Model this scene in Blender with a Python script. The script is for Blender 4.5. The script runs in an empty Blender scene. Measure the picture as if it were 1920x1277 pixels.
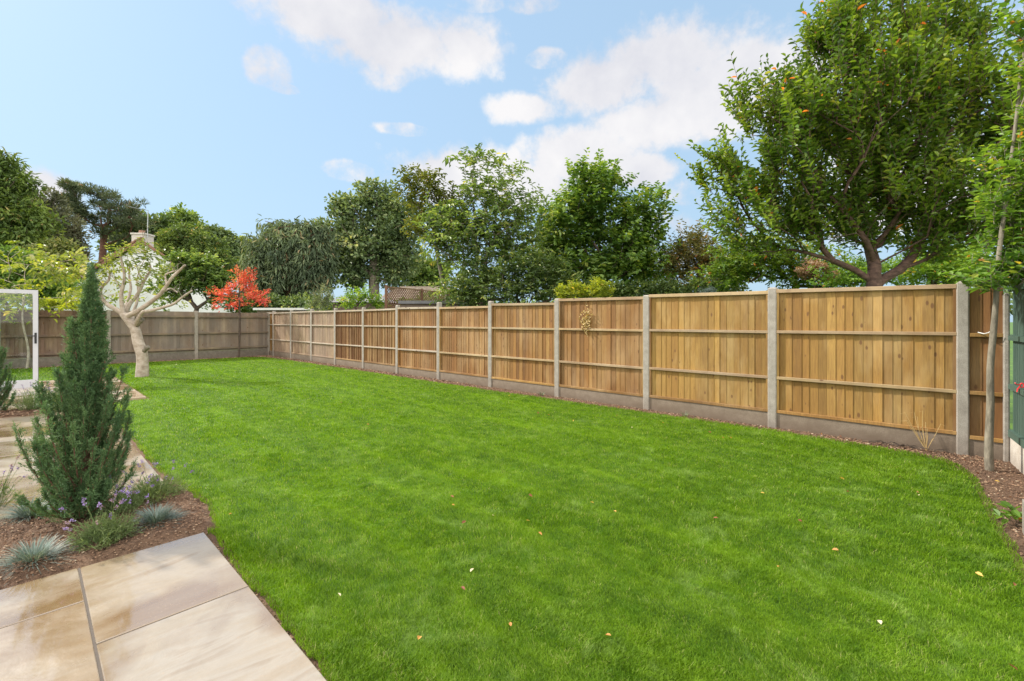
import bpy, math, random
import numpy as np
R = math.radians
C = bpy.context.scene.collection
rng = np.random.default_rng(7)
random.seed(7)

# ------------------------------------------------------------------ camera, world, sun, exposure
EYE = 1.5
YAW = math.atan2(907, 854)               # the view is turned this far from the fence line (+Y) towards +X
FWD = np.array([math.sin(YAW), math.cos(YAW), 0.0])
RGT = np.array([math.cos(YAW), -math.sin(YAW), 0.0])
UPV = np.array([0, 0, 1.0])
cam = bpy.data.cameras.new('camera'); camo = bpy.data.objects.new('camera', cam); C.objects.link(camo)
camo.location = (0, 0, EYE); camo.rotation_euler = (R(90), 0, -YAW)
cam.lens = 16.01; cam.sensor_width = 36; cam.shift_y = -0.019
cam.clip_start = 0.05; cam.clip_end = 3000
sc = bpy.context.scene
sc.camera = camo
sc.view_settings.view_transform = 'Standard'; sc.view_settings.look = 'None'
EXPO = 1.12; sc.view_settings.exposure = EXPO; sc.view_settings.gamma = 1

SUN_DIR = np.array([-0.42, 0.91, 0.0]); SUN_DIR /= np.linalg.norm(SUN_DIR)
SUN_EL = R(38)
sun_v = np.array([SUN_DIR[0]*math.cos(SUN_EL), SUN_DIR[1]*math.cos(SUN_EL), math.sin(SUN_EL)])
sl = bpy.data.lights.new('sun', 'SUN'); so = bpy.data.objects.new('sun', sl); C.objects.link(so)
sl.energy = 2.7; sl.angle = R(2.2); sl.color = (1.0, 0.93, 0.82)
from mathutils import Vector
so.rotation_euler = Vector(sun_v).to_track_quat('Z', 'Y').to_euler()

def ray_dir(px, py):
    d = FWD + RGT*((px-960)/854) + UPV*((602-py)/854)
    return d/np.linalg.norm(d)

world = bpy.data.worlds.new('World'); sc.world = world; world.use_nodes = True
nt = world.node_tree; N_ = nt.nodes; L_ = nt.links
for n in list(N_): N_.remove(n)
def wn(t, **k):
    n = N_.new(t)
    for a, v in k.items(): setattr(n, a, v)
    return n
def wmath(op, a, b=None, clamp=False):
    n = wn('ShaderNodeMath', operation=op, use_clamp=clamp)
    for i, v in enumerate((a, b)):
        if v is None: continue
        if isinstance(v, (int, float)): n.inputs[i].default_value = v
        else: L_.new(v, n.inputs[i])
    return n.outputs[0]
out = wn('ShaderNodeOutputWorld'); bg = wn('ShaderNodeBackground')
sky = wn('ShaderNodeTexSky', sky_type='NISHITA', sun_disc=False)
sky.sun_elevation = SUN_EL; sky.sun_rotation = math.atan2(SUN_DIR[0], SUN_DIR[1])
sky.air_density = 1.0; sky.dust_density = 0.6; sky.ozone_density = 1.6
SKY_S = 0.15
bg.inputs['Strength'].default_value = SKY_S
tc = wn('ShaderNodeTexCoord'); dirv = tc.outputs['Generated']
def noise(scale, detail, rough=0.55):
    n = wn('ShaderNodeTexNoise'); n.inputs['Scale'].default_value = scale
    n.inputs['Detail'].default_value = detail; n.inputs['Roughness'].default_value = rough
    L_.new(dirv, n.inputs['Vector']); return n
n1 = noise(8.0, 12, 0.64); n2 = noise(3.2, 4); n3 = noise(26, 6)
BLOBS = [(640,30,130,60),(760,80,150,60),(870,90,75,55),(560,20,60,50),(1330,70,60,26),(1250,110,140,65),(1130,160,100,55),(975,205,62,26),(1360,160,180,75),(1270,220,170,60),(1480,150,90,55),
         (1090,290,110,50),(1200,320,75,30),(900,330,140,50),(990,350,80,40),(503,127,36,32),(728,130,36,32),(890,5,45,16),(1000,5,40,18),(1025,110,32,16),(1300,350,50,28),
         (1900,80,60,50),(1840,240,60,60),(760,243,40,10),(530,165,26,9),(655,320,40,16),(1250,450,60,40),(60,360,90,40),(1700,330,160,120),(700,-260,300,110),(1500,-330,350,120),(-400,150,200,90),(-700,350,260,60)]
mx = None
for (px, py, rx, ry) in BLOBS:
    c = ray_dir(px, py)
    t = np.cross(c, UPV); t /= np.linalg.norm(t); u = np.cross(t, c)
    s = (ray_dir(px+rx, py) - c); s = np.linalg.norm(s)
    v = np.linalg.norm(ray_dir(px, py-ry) - c)
    sub = wn('ShaderNodeVectorMath', operation='SUBTRACT'); L_.new(dirv, sub.inputs[0]); sub.inputs[1].default_value = c
    d1 = wn('ShaderNodeVectorMath', operation='DOT_PRODUCT'); L_.new(sub.outputs[0], d1.inputs[0]); d1.inputs[1].default_value = t/s
    d2 = wn('ShaderNodeVectorMath', operation='DOT_PRODUCT'); L_.new(sub.outputs[0], d2.inputs[0]); d2.inputs[1].default_value = u/v
    d3 = wn('ShaderNodeVectorMath', operation='DOT_PRODUCT'); L_.new(sub.outputs[0], d3.inputs[0]); d3.inputs[1].default_value = c*2
    q = wmath('ADD', wmath('MULTIPLY', d1.outputs['Value'], d1.outputs['Value']), wmath('MULTIPLY', d2.outputs['Value'], d2.outputs['Value']))
    q = wmath('ADD', q, wmath('MULTIPLY', d3.outputs['Value'], d3.outputs['Value']))
    q = wmath('SUBTRACT', 1.0, wmath('SQRT', q))
    if rx < 62: q = wmath('MINIMUM', q, -.16)
    mx = q if mx is None else wmath('MAXIMUM', mx, q)
nz = wmath('SUBTRACT', n1.outputs['Fac'], 0.5)
dens = wmath('ADD', mx, wmath('ADD', wmath('MULTIPLY', nz, 2.1), .42))
dens = wmath('ADD', dens, wmath('MULTIPLY', wmath('SUBTRACT', n3.outputs['Fac'], 0.5), 1.1))
mr = wn('ShaderNodeMapRange', interpolation_type='SMOOTHSTEP'); L_.new(dens, mr.inputs['Value'])
mr.inputs['From Min'].default_value = 0.0; mr.inputs['From Max'].default_value = 0.72
ccol = wn('ShaderNodeValToRGB'); L_.new(wmath('ADD', wmath('MULTIPLY', n2.outputs['Fac'], 0.7), wmath('MULTIPLY', n1.outputs['Fac'], 0.3)), ccol.inputs['Fac'])
ccol.color_ramp.elements[0].position = 0.40; ccol.color_ramp.elements[0].color = (0.70, 0.71, 0.77, 1)
ccol.color_ramp.elements[1].position = 0.56; ccol.color_ramp.elements[1].color = (0.89, 0.88, 0.89, 1)
cs = wn('ShaderNodeVectorMath', operation='SCALE'); L_.new(ccol.outputs['Color'], cs.inputs[0]); cs.inputs['Scale'].default_value = 1.08/2**EXPO/SKY_S
# clear sky: Nishita with a thin bright veil of high haze, denser towards the horizon
sep = wn('ShaderNodeSeparateXYZ'); L_.new(dirv, sep.inputs[0])
veil = wn('ShaderNodeMapRange'); L_.new(sep.outputs['Z'], veil.inputs['Value'])
veil.inputs['From Min'].default_value = 0.0; veil.inputs['From Max'].default_value = 0.75
veil.inputs['To Min'].default_value = 0.94; veil.inputs['To Max'].default_value = 0.72
m1 = wn('ShaderNodeMix', data_type='RGBA'); L_.new(veil.outputs[0], m1.inputs['Factor'])
L_.new(sky.outputs['Color'], m1.inputs[6]); m1.inputs[7].default_value = (0.465/2**EXPO/SKY_S, 0.66/2**EXPO/SKY_S, 0.84/2**EXPO/SKY_S, 1)
m2 = wn('ShaderNodeMix', data_type='RGBA'); L_.new(mr.outputs[0], m2.inputs['Factor'])
L_.new(m1.outputs[2], m2.inputs[6]); L_.new(cs.outputs[0], m2.inputs[7])
# bright cloud glow added unseen, high behind the viewer, to lift ambient light
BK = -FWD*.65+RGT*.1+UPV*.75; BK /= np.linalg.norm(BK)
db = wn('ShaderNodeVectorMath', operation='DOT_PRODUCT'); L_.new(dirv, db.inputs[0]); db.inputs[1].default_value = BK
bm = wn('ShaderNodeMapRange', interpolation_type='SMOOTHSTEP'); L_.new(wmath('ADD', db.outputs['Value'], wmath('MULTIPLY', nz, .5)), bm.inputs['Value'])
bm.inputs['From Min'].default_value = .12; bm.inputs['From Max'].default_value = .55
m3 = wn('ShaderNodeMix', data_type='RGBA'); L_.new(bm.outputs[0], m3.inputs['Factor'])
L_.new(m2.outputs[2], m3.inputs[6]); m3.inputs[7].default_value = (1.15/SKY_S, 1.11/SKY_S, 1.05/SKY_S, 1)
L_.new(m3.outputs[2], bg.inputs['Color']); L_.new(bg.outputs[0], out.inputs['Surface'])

# ------------------------------------------------------------------ helpers
def at(px, py, Z):
    """point seen at this photo pixel, at depth Z along the view"""
    return FWD*Z + RGT*((px-960)/854*Z) + UPV*(EYE + (602-py)/854*Z)
def gnd(px, py):
    Z = 854*EYE/(py-602); p = at(px, py, Z); p[2] = 0; return p
def onx(px, x):
    """y of the wall line x=const seen at pixel column px"""
    d = FWD + RGT*((px-960)/854); return d[1]/d[0]*x

class MB:
    def __init__(s): s.V = []; s.F = []; s.A = []; s.n = 0
    def add(s, v, f, rnd=0.5):
        v = np.asarray(v, float).reshape(-1, 3); f = np.asarray(f, int)
        s.V.append(v); s.F.append(f + s.n)
        a = np.full(len(v), rnd) if np.isscalar(rnd) else np.asarray(rnd, float)
        s.A.append(a); s.n += len(v)
    def box(s, lo, hi, rnd=0.5, M=None):
        x0, y0, z0 = lo; x1, y1, z1 = hi
        v = np.array([[x0,y0,z0],[x1,y0,z0],[x1,y1,z0],[x0,y1,z0],[x0,y0,z1],[x1,y0,z1],[x1,y1,z1],[x0,y1,z1]], float)
        if M is not None: v = M(v)
        s.add(v, [[0,3,2,1],[4,5,6,7],[0,1,5,4],[1,2,6,5],[2,3,7,6],[3,0,4,7]], rnd)
    def tube(s, pts, rad, k=6, rnd=0.5, cap=True):
        pts = np.asarray(pts, float); n = len(pts)
        rad = np.full(n, rad) if np.isscalar(rad) else np.asarray(rad, float)
        T = np.gradient(pts, axis=0); T /= np.linalg.norm(T, axis=1)[:, None] + 1e-9
        ref = np.array([0.3, 0.2, 1.0]) if abs(T[0][2]) < 0.8 else np.array([1.0, 0.1, 0])
        U = np.cross(T, ref); U /= np.linalg.norm(U, axis=1)[:, None] + 1e-9
        W = np.cross(T, U)
        a = np.arange(k)/k*2*math.pi
        ring = pts[:, None, :] + rad[:, None, None]*(np.cos(a)[None, :, None]*U[:, None, :] + np.sin(a)[None, :, None]*W[:, None, :])
        i = np.arange(n-1)[:, None]*k; j = np.arange(k)[None, :]; j2 = (j+1) % k
        f = np.stack([i+j, i+j2, i+k+j2, i+k+j], -1).reshape(-1, 4)
        s.add(ring.reshape(-1, 3), f, rnd)
        if cap:
            for e, o in ((0, 1), (n-1, 0)):
                s.F.append(np.array([list(range(s.n-n*k+e*k, s.n-n*k+e*k+k))[::(-1 if o else 1)]]))
    def leaves(s, P, D, Nn, L, W, fold=0.15, curl=0.15, rnd=None):
        m = len(P)
        if m == 0: return
        D = D/(np.linalg.norm(D, axis=1)[:, None]+1e-9)
        S = np.cross(D, Nn); S /= np.linalg.norm(S, axis=1)[:, None]+1e-9
        Nn = np.cross(S, D)
        L = np.broadcast_to(L, m)[:, None]; W = np.broadcast_to(W, m)[:, None]
        if rnd is None: rnd = rng.random(m)
        v = np.stack([P,
            P + D*L*.3 + S*W*.42 + Nn*W*fold,
            P + D*L*.65 + S*W*.44 + Nn*(W*fold - L*curl*.4),
            P + D*L - Nn*L*curl,
            P + D*L*.65 - S*W*.44 + Nn*(W*fold - L*curl*.4),
            P + D*L*.3 - S*W*.42 + Nn*W*fold], 1).reshape(-1, 3)
        b = np.arange(m)[:, None]*6
        f = np.concatenate([b+np.array([[0,3,2,1]]), b+np.array([[0,5,4,3]])])
        s.add(v, f, np.repeat(rnd, 6))
    def blades(s, P, D, Hd, L, W, rnd):
        """bent blade: base P, direction D, bend direction Hd"""
        m = len(P); S = np.cross(D, Hd); S /= np.linalg.norm(S, axis=1)[:, None]+1e-9
        L = np.broadcast_to(L, m)[:, None]; W = np.broadcast_to(W, m)[:, None]
        mid = P + D*L*.55; tip = P + D*L*.9 + Hd*L*.38
        v = np.stack([P - S*W*.5, P + S*W*.5, mid + S*W*.38, mid - S*W*.38, tip], 1).reshape(-1, 3)
        b = np.arange(m)[:, None]*5
        s.add(v, b+np.array([[0,1,2,3]]), np.repeat(rnd, 5))
        s.F.append(b+np.array([[3,2,4]]) + s.n - 5*m)
    def build(s, name, mat, parent=None, smooth=False):
        V = np.concatenate(s.V); me = bpy.data.meshes.new(name)
        loops = np.concatenate([f.reshape(-1) for f in s.F])
        tot = np.concatenate([np.full(len(f), f.shape[1]) for f in s.F])
        start = np.concatenate([[0], np.cumsum(tot)[:-1]])
        me.vertices.add(len(V)); me.vertices.foreach_set('co', V.astype(np.float32).reshape(-1))
        me.loops.add(len(loops)); me.loops.foreach_set('vertex_index', loops.astype(np.int32))
        me.polygons.add(len(tot)); me.polygons.foreach_set('loop_start', start.astype(np.int32))
        at_ = me.attributes.new('rnd', 'FLOAT', 'POINT'); at_.data.foreach_set('value', np.concatenate(s.A).astype(np.float32))
        me.update(calc_edges=True)
        me.polygons.foreach_set('use_smooth', np.full(len(tot), bool(smooth)))
        me.materials.append(mat)
        o = bpy.data.objects.new(name, me); C.objects.link(o)
        if parent is not None: o.parent = parent
        return o

def tag(o, label=None, cat=None, group=None, kind=None):
    if label: o['label'] = label
    if cat: o['category'] = cat
    if group: o['group'] = group
    if kind: o['kind'] = kind
    return o
def empty(name, label, cat, loc=(0,0,0), group=None):
    o = bpy.data.objects.new(name, None); C.objects.link(o); o.location = loc; o.empty_display_size = 0.2
    return tag(o, label, cat, group)
def put(o, parent, world_verts=True):
    """meshes are built in world space; shift so the parent's origin is respected"""
    o.parent = parent; o.location = [-c for c in parent.location]
    return o

# ------------------------------------------------------------------ materials
class Mat:
    def __init__(s, name):
        s.m = bpy.data.materials.new(name); s.m.use_nodes = True
        s.t = s.m.node_tree; s.bs = s.t.nodes['Principled BSDF']; s.out = s.t.nodes['Material Output']
    def n(s, t, **k):
        n = s.t.nodes.new(t)
        for a, v in k.items(): setattr(n, a, v)
        return n
    def l(s, a, b): s.t.links.new(a, b)
    def coord(s, scale=(1,1,1), kind='Object'):
        c = s.n('ShaderNodeTexCoord'); m = s.n('ShaderNodeMapping'); m.inputs['Scale'].default_value = scale
        s.l(c.outputs[kind], m.inputs['Vector']); return m.outputs[0]
    def noise(s, scale, detail=4, rough=0.5, vec=None, dist=0):
        n = s.n('ShaderNodeTexNoise'); n.inputs['Scale'].default_value = scale; n.inputs['Detail'].default_value = detail
        n.inputs['Roughness'].default_value = rough; n.inputs['Distortion'].default_value = dist
        s.l(vec if vec is not None else s.coord(), n.inputs['Vector']); return n.outputs['Fac']
    def ramp(s, fac, stops):
        r = s.n('ShaderNodeValToRGB'); e = r.color_ramp.elements
        while len(e) < len(stops): e.new(0.5)
        for i, (p, c) in enumerate(stops): e[i].position = p; e[i].color = (c[0], c[1], c[2], 1)
        s.l(fac, r.inputs['Fac']); return r.outputs['Color']
    def mr(s, v, a, b, c=0, d=1):
        n = s.n('ShaderNodeMapRange'); s.l(v, n.inputs['Value'])
        for i, x in zip((1,2,3,4), (a,b,c,d)): n.inputs[i].default_value = x
        return n.outputs[0]
    def mix(s, f, a, b, mode='MIX'):
        n = s.n('ShaderNodeMix', data_type='RGBA', blend_type=mode)
        for i, x in ((0, f), (6, a), (7, b)):
            if isinstance(x, (int, float)): n.inputs[i].default_value = x
            elif isinstance(x, tuple): n.inputs[i].default_value = (*x, 1)
            else: s.l(x, n.inputs[i])
        return n.outputs[2]
    def math(s, op, a, b=0.0, clamp=False):
        n = s.n('ShaderNodeMath', operation=op, use_clamp=clamp)
        for i, x in enumerate((a, b)):
            if isinstance(x, (int, float)): n.inputs[i].default_value = x
            else: s.l(x, n.inputs[i])
        return n.outputs[0]
    def rnd(s):
        a = s.n('ShaderNodeAttribute'); a.attribute_name = 'rnd'; return a.outputs['Fac']
    def bump(s, h, strength=0.3, dist=0.01):
        b = s.n('ShaderNodeBump'); b.inputs['Strength'].default_value = strength; b.inputs['Distance'].default_value = dist
        s.l(h, b.inputs['Height']); s.l(b.outputs[0], s.bs.inputs['Normal'])
    def base(s, c):
        if isinstance(c, tuple): s.bs.inputs['Base Color'].default_value = (*c, 1)
        else: s.l(c, s.bs.inputs['Base Color'])
    def rough(s, r):
        if isinstance(r, (int, float)): s.bs.inputs['Roughness'].default_value = r
        else: s.l(r, s.bs.inputs['Roughness'])

def leaf_mat(name, stops, trans=0.35, rough=0.5, big=0.35, spec=0.4, bigscale=0.6):
    m = Mat(name)
    col = m.ramp(m.rnd(), stops)
    nz = m.noise(bigscale, 3)
    hs = m.n('ShaderNodeHueSaturation'); m.l(col, hs.inputs['Color'])
    m.l(m.mr(nz, .3, .7, 1-big, 1+big), hs.inputs['Value'])
    m.l(m.mr(nz, .3, .7, .512, .488), hs.inputs['Hue'])
    m.base(hs.outputs[0]); m.rough(rough); m.bs.inputs['Specular IOR Level'].default_value = spec
    tr = m.n('ShaderNodeBsdfTranslucent')
    m.l(m.mix(1.0, hs.outputs[0], (1.5, 1.35, .55), 'MULTIPLY'), tr.inputs['Color'])
    ms = m.n('ShaderNodeMixShader'); ms.inputs[0].default_value = trans
    m.l(m.bs.outputs[0], ms.inputs[1]); m.l(tr.outputs[0], ms.inputs[2]); m.l(ms.outputs[0], m.out.inputs['Surface'])
    return m.m

def bark_mat(name, a, b, scale=14, bump=0.6, stretch=(1,1,.35)):
    m = Mat(name); v = m.coord(stretch)
    f = m.noise(scale, 6, .65, v); m.base(m.ramp(f, [(.32, a), (.68, b)])); m.rough(.85)
    m.bump(f, bump, .02); return m.m

def wood_mat(name, stops, grey=(.42,.36,.30), greyamt=0.0, rough=.75, knots=True, axis='z', stain=.35):
    m = Mat(name); r = m.rnd()
    c = m.n('ShaderNodeTexCoord'); comb = m.n('ShaderNodeCombineXYZ'); m.l(r, comb.inputs[0])
    m.l(m.math('MULTIPLY', r, 37.0), comb.inputs[1]); m.l(m.math('MULTIPLY', r, 91.0), comb.inputs[2])
    add = m.n('ShaderNodeVectorMath', operation='ADD'); m.l(c.outputs['Object'], add.inputs[0]); m.l(comb.outputs[0], add.inputs[1])
    mp = m.n('ShaderNodeMapping'); mp.inputs['Scale'].default_value = (22, 22, 1.1) if axis == 'z' else (1.1, 1.1, 22)
    m.l(add.outputs[0], mp.inputs[0])
    g = m.noise(3.4, 8, .68, mp.outputs[0], 1.0)
    col = m.ramp(r, stops)
    col = m.mix(m.mr(g, .42, .66, 0, .6), col, (.13, .06, .02))
    # damp, sun-bleached and dirty zones
    w = m.noise(1.3, 4, .55, m.coord((1, 1, .6)))
    col = m.mix(m.mr(w, .43, .68, 0, stain+.1), col, (.15, .07, .022))
    hs_ = m.n('ShaderNodeHueSaturation'); m.l(col, hs_.inputs['Color']); m.l(m.mr(m.math('FRACT', m.math('MULTIPLY', r, 17.3)), 0, 1, .76, 1.12), hs_.inputs['Value']); hs_.inputs['Saturation'].default_value = 1.06; col = hs_.outputs[0]
    w2 = m.noise(2.1, 4, .6, m.coord((1, 1, .35)))
    col = m.mix(m.mr(w2, .48, .7, 0, .35), col, (.55, .40, .21))
    st = m.noise(4.5, 5, .65, m.coord((1, 1, .16))); col = m.mix(m.mr(st, .54, .72, 0, .5), col, (.14, .065, .024))
    oi = m.n('ShaderNodeObjectInfo'); h2 = m.n('ShaderNodeHueSaturation'); m.l(col, h2.inputs['Color']); m.l(m.mr(oi.outputs['Random'], 0, 1, .84, 1.12), h2.inputs['Value']); m.l(m.mr(oi.outputs['Random'], 0, 1, .492, .508), h2.inputs['Hue']); col = h2.outputs[0]
    if greyamt > 0:
        gz = m.noise(1.0, 5, .6, m.coord((1,1,.5)))
        col = m.mix(m.mr(gz, .35, .62, greyamt*.45, greyamt), col, grey)
    if knots:
        mk = m.n('ShaderNodeMapping'); mk.inputs['Scale'].default_value = (19, 19, 9) if axis == 'z' else (9, 9, 19)
        m.l(add.outputs[0], mk.inputs[0])
        vo = m.n('ShaderNodeTexVoronoi'); vo.inputs['Scale'].default_value = 1.0; m.l(mk.outputs[0], vo.inputs['Vector'])
        vc = m.n('ShaderNodeSeparateColor'); m.l(vo.outputs['Color'], vc.inputs[0])
        rad = m.mr(vc.outputs[0], .80, 1, 0.0, .34)
        k = m.math('SUBTRACT', rad, vo.outputs['Distance']); k = m.mr(k, -.02, .10, 0, .8)
        col = m.mix(k, col, (.11, .045, .015))
    m.base(col); m.rough(rough); m.bump(g, .12, .003)
    return m.m

M = {}
M['bark_brown'] = bark_mat('bark_brown', (.035,.024,.017), (.13,.095,.07))
M['bark_red'] = bark_mat('bark_red', (.07,.03,.02), (.2,.1,.065))
M['bark_cherry'] = bark_mat('bark_cherry', (.05,.028,.022), (.17,.10,.075), 10, .8, (1,1,2.2))
M['bark_grey'] = bark_mat('bark_grey', (.10,.085,.06), (.27,.235,.18), 16)
M['bark_pale'] = bark_mat('bark_pale', (.26,.205,.155), (.50,.43,.36), 7, .5, (1,1,1.4))
M['wood_new'] = wood_mat('wood_new', [(0,(0.239,0.124,0.0384)),(.35,(0.303,0.171,0.0557)),(.7,(0.361,0.218,0.077)),(1,(0.289,0.147,0.0446))])
M['wood_orange'] = wood_mat('wood_orange', [(0,(0.226,0.111,0.0341)),(.4,(0.301,0.164,0.051)),(.75,(0.346,0.206,0.0715)),(1,(0.249,0.127,0.0375))])
M['wood_slat'] = wood_mat('wood_slat', [(0,(0.165,0.0765,0.0312)),(.4,(0.315,0.184,0.0831)),(.75,(0.39,0.253,0.125)),(1,(0.21,0.0996,0.0382))])
M['wood_weathered'] = wood_mat('wood_weathered', [(0,(0.175,0.096,0.057)),(.4,(0.241,0.138,0.0835)),(.75,(0.292,0.186,0.121)),(1,(0.19,0.103,0.0604))], (.36,.29,.23), .5)
M['wood_rail'] = wood_mat('wood_rail', [(0,(0.282,0.17,0.0722)),(.5,(0.366,0.245,0.118)),(1,(0.324,0.197,0.0853))], (.5,.43,.33), .35, axis='x')
M['wood_rail_grey'] = wood_mat('wood_rail_grey', [(0,(0.317,0.245,0.177)),(1,(0.387,0.313,0.236))], (.5,.44,.37), .6, axis='x')
M['wood_old'] = wood_mat('wood_old', [(0,(.11,.088,.07)),(.35,(.18,.145,.115)),(.7,(.26,.215,.175)),(1,(.14,.105,.082))], (.26,.23,.195), .5, .85)
M['wood_old_red'] = wood_mat('wood_old_red', [(0,(.11,.06,.045)),(.4,(.165,.10,.08)),(.75,(.21,.145,.12)),(1,(.13,.075,.055))], (.2,.16,.135), .3, .85)
M['wood_old_rail'] = wood_mat('wood_old_rail', [(0,(.13,.105,.075)),(1,(.20,.165,.12))], (.24,.21,.16), .4, axis='x')
M['wood_trellis'] = wood_mat('wood_trellis', [(0,(.17,.09,.055)),(1,(.28,.17,.11))], knots=False)

def green_paint():
    m = Mat('green_fence_paint'); f = m.noise(6, 5, .6, m.coord((3,3,.5)))
    m.base(m.mix(m.rnd(), m.ramp(f, [(.3,(.025,.055,.04)),(.7,(.055,.10,.075))]), (.07,.12,.095))); m.rough(.6); m.bump(f, .2, .004); return m.m
M['green_paint'] = green_paint()

def concrete(name, a, b, dirt=.5, top=.35):
    m = Mat(name); v = m.coord()
    f = m.noise(9, 8, .7, v); g = m.noise(120, 2, .5, v)
    col = m.ramp(f, [(.3, a), (.7, b)])
    col = m.mix(m.mr(g, .42, .62, 0, .35), col, tuple(x*.45 for x in a))
    d = m.noise(2.2, 5, .6, m.coord((1, 1, 2.5)))
    geo = m.n('ShaderNodeNewGeometry'); sx = m.n('ShaderNodeSeparateXYZ'); m.l(geo.outputs['Position'], sx.inputs[0])
    low = m.mr(m.math('ADD', sx.outputs['Z'], m.math('MULTIPLY', m.math('SUBTRACT', d, .5), .35)), -.02, top, dirt, 0)
    col = m.mix(low, col, (.12,.085,.058))
    m.base(col); m.rough(.9); m.bump(g, .35, .004); return m.m
M['post'] = concrete('concrete_post', (.24,.215,.185), (.40,.365,.32), .4, .3)
M['post_old'] = concrete('concrete_post_old', (.25,.22,.185), (.40,.36,.30), .3, .3)
M['gravel_board'] = concrete('gravel_board_concrete', (.21,.165,.125), (.33,.27,.21), .85, .30)
M['gravel_board_old'] = concrete('gravel_board_old', (.13,.115,.09), (.24,.21,.17), .4, .2)
M['gravel_board_pale'] = concrete('gravel_board_pale', (.5,.44,.37), (.72,.67,.6), .45, .25)

def soil_mat():
    m = Mat('soil'); v = m.coord()
    f = m.noise(5, 10, .75, v); g = m.noise(60, 6, .7, v)
    col = m.ramp(f, [(.3,(.10,.055,.033)),(.5,(.19,.11,.065)),(.7,(.30,.19,.12))])
    col = m.mix(m.mr(g, .4, .65, 0, .6), col, (.07,.038,.023))
    m.base(col); m.rough(.95); m.bump(m.math('ADD', g, f), 1.0, .03); return m.m
M['soil'] = soil_mat()
def chip_mat():
    m = Mat('soil_crumbs'); m.base(m.ramp(m.rnd(), [(0,(.07,.04,.025)),(.45,(.16,.09,.055)),(.8,(.26,.16,.10)),(.95,(.32,.22,.14)),(1,(.45,.37,.27))])); m.rough(.95); return m.m
M['chips'] = chip_mat()

def paving_mat(name='sandstone_paving', k=1.0):
    m = Mat(name); v = m.coord(); r = m.rnd()
    add = m.n('ShaderNodeVectorMath', operation='ADD'); comb = m.n('ShaderNodeCombineXYZ')
    m.l(m.math('MULTIPLY', r, 23.0), comb.inputs[2]); m.l(m.math('MULTIPLY', r, 5.0), comb.inputs[0])
    m.l(v, add.inputs[0]); m.l(comb.outputs[0], add.inputs[1])
    mp = m.n('ShaderNodeMapping'); mp.inputs['Scale'].default_value = (.8, 2.6, 1); mp.inputs['Rotation'].default_value = (0, 0, .45); m.l(add.outputs[0], mp.inputs[0])
    band = m.noise(1.6, 6, .55, mp.outputs[0], 1.2)
    col = m.ramp(band, [(.30,(.225,.17,.115)),(.45,(.265,.22,.165)),(.56,(.285,.25,.205)),(.72,(.20,.145,.09))])
    col = m.mix(m.mr(r, 0, 1, 0, .35), col, (.30,.215,.125))
    mp2 = m.n('ShaderNodeMapping'); mp2.inputs['Scale'].default_value = (1.1, 16, 1); mp2.inputs['Rotation'].default_value = (0, 0, .35); m.l(add.outputs[0], mp2.inputs[0])
    vein = m.noise(1.0, 5, .6, mp2.outputs[0], .8)
    col = m.mix(m.mr(vein, .57, .68, 0, .3), col, (.27,.22,.17))
    wet = m.noise(1.15, 4, .5, add.outputs[0], .4)
    wf = m.mr(wet, .43, .56, 0, 1)
    col = m.mix(wf, col, m.mix(1.0, col, (.74,.58,.40), 'MULTIPLY'))
    sp = m.noise(70, 3, .5, v); col = m.mix(m.mr(sp, .62, .72, 0, .3), col, (.34,.24,.15))
    if k != 1: col = m.mix(1.0, col, (k, k*1.02, k*1.05), 'MULTIPLY')
    m.base(col)
    ro = m.noise(9, 4, .5, v)
    m.rough(m.math('ADD', m.mr(wf, 0, 1, .36, .2), m.mr(ro, .3, .7, -.05, .08)))
    m.l(m.mr(wf, 0, 1, .35, 1.0), m.bs.inputs['Coat Weight']); m.bs.inputs['Coat Roughness'].default_value = .05; m.bs.inputs['Coat IOR'].default_value = 1.9
    m.bs.inputs['Specular IOR Level'].default_value = .6
    big = m.noise(5, 5, .55, add.outputs[0], .6)
    m.bump(m.math('ADD', m.math('MULTIPLY', big, 1.0), m.math('MULTIPLY', m.noise(26, 3, .5, v), .22)), .30, .02)
    return m.m
M['paving'] = paving_mat(); M['paving_pale'] = paving_mat('pale_sandstone_paving', 1.7)
def simple(name, col, rough=.6, metal=0, var=.12, scale=8, bump=0):
    m = Mat(name); f = m.noise(scale, 5, .6)
    m.base(m.ramp(f, [(.3, tuple(c*(1-var) for c in col)), (.7, tuple(min(1, c*(1+var)) for c in col))])); m.rough(rough)
    m.bs.inputs['Metallic'].default_value = metal
    if bump: m.bump(f, bump, .01)
    return m.m
M['mortar'] = simple('mortar', (.085,.07,.058), .9, scale=60)
M['white_frame'] = simple('white_frame', (.50,.51,.55), .35, var=.04)
M['seal'] = simple('grey_seal', (.06,.06,.065), .6)
M['black'] = simple('black_metal', (.015,.015,.02), .35)
M['render_white'] = simple('white_render', (.80,.81,.83), .9, var=.06, scale=1.5)
M['tile_red'] = simple('clay_tiles', (.25,.13,.09), .85, var=.35, scale=6, bump=.5)
M['tile_brown'] = simple('brown_tiles', (.27,.22,.17), .85, var=.3, scale=5, bump=.5)
M['felt'] = simple('roof_felt', (.16,.16,.17), .7, var=.2)
M['brick_white'] = simple('painted_brick', (.58,.53,.49), .85, var=.18, scale=18, bump=.3)
M['pale_roof'] = simple('pale_roof_sheet', (.62,.63,.62), .6, var=.1)
M['metal'] = simple('dull_metal', (.45,.46,.47), .4, .8)
M['red_plastic'] = simple('red_plastic', (.65,.02,.03), .4)
M['white_plastic'] = simple('white_plastic', (.75,.75,.73), .5)
M['brick'] = simple('shed_wall', (.20,.15,.12), .9, var=.2)
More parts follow.
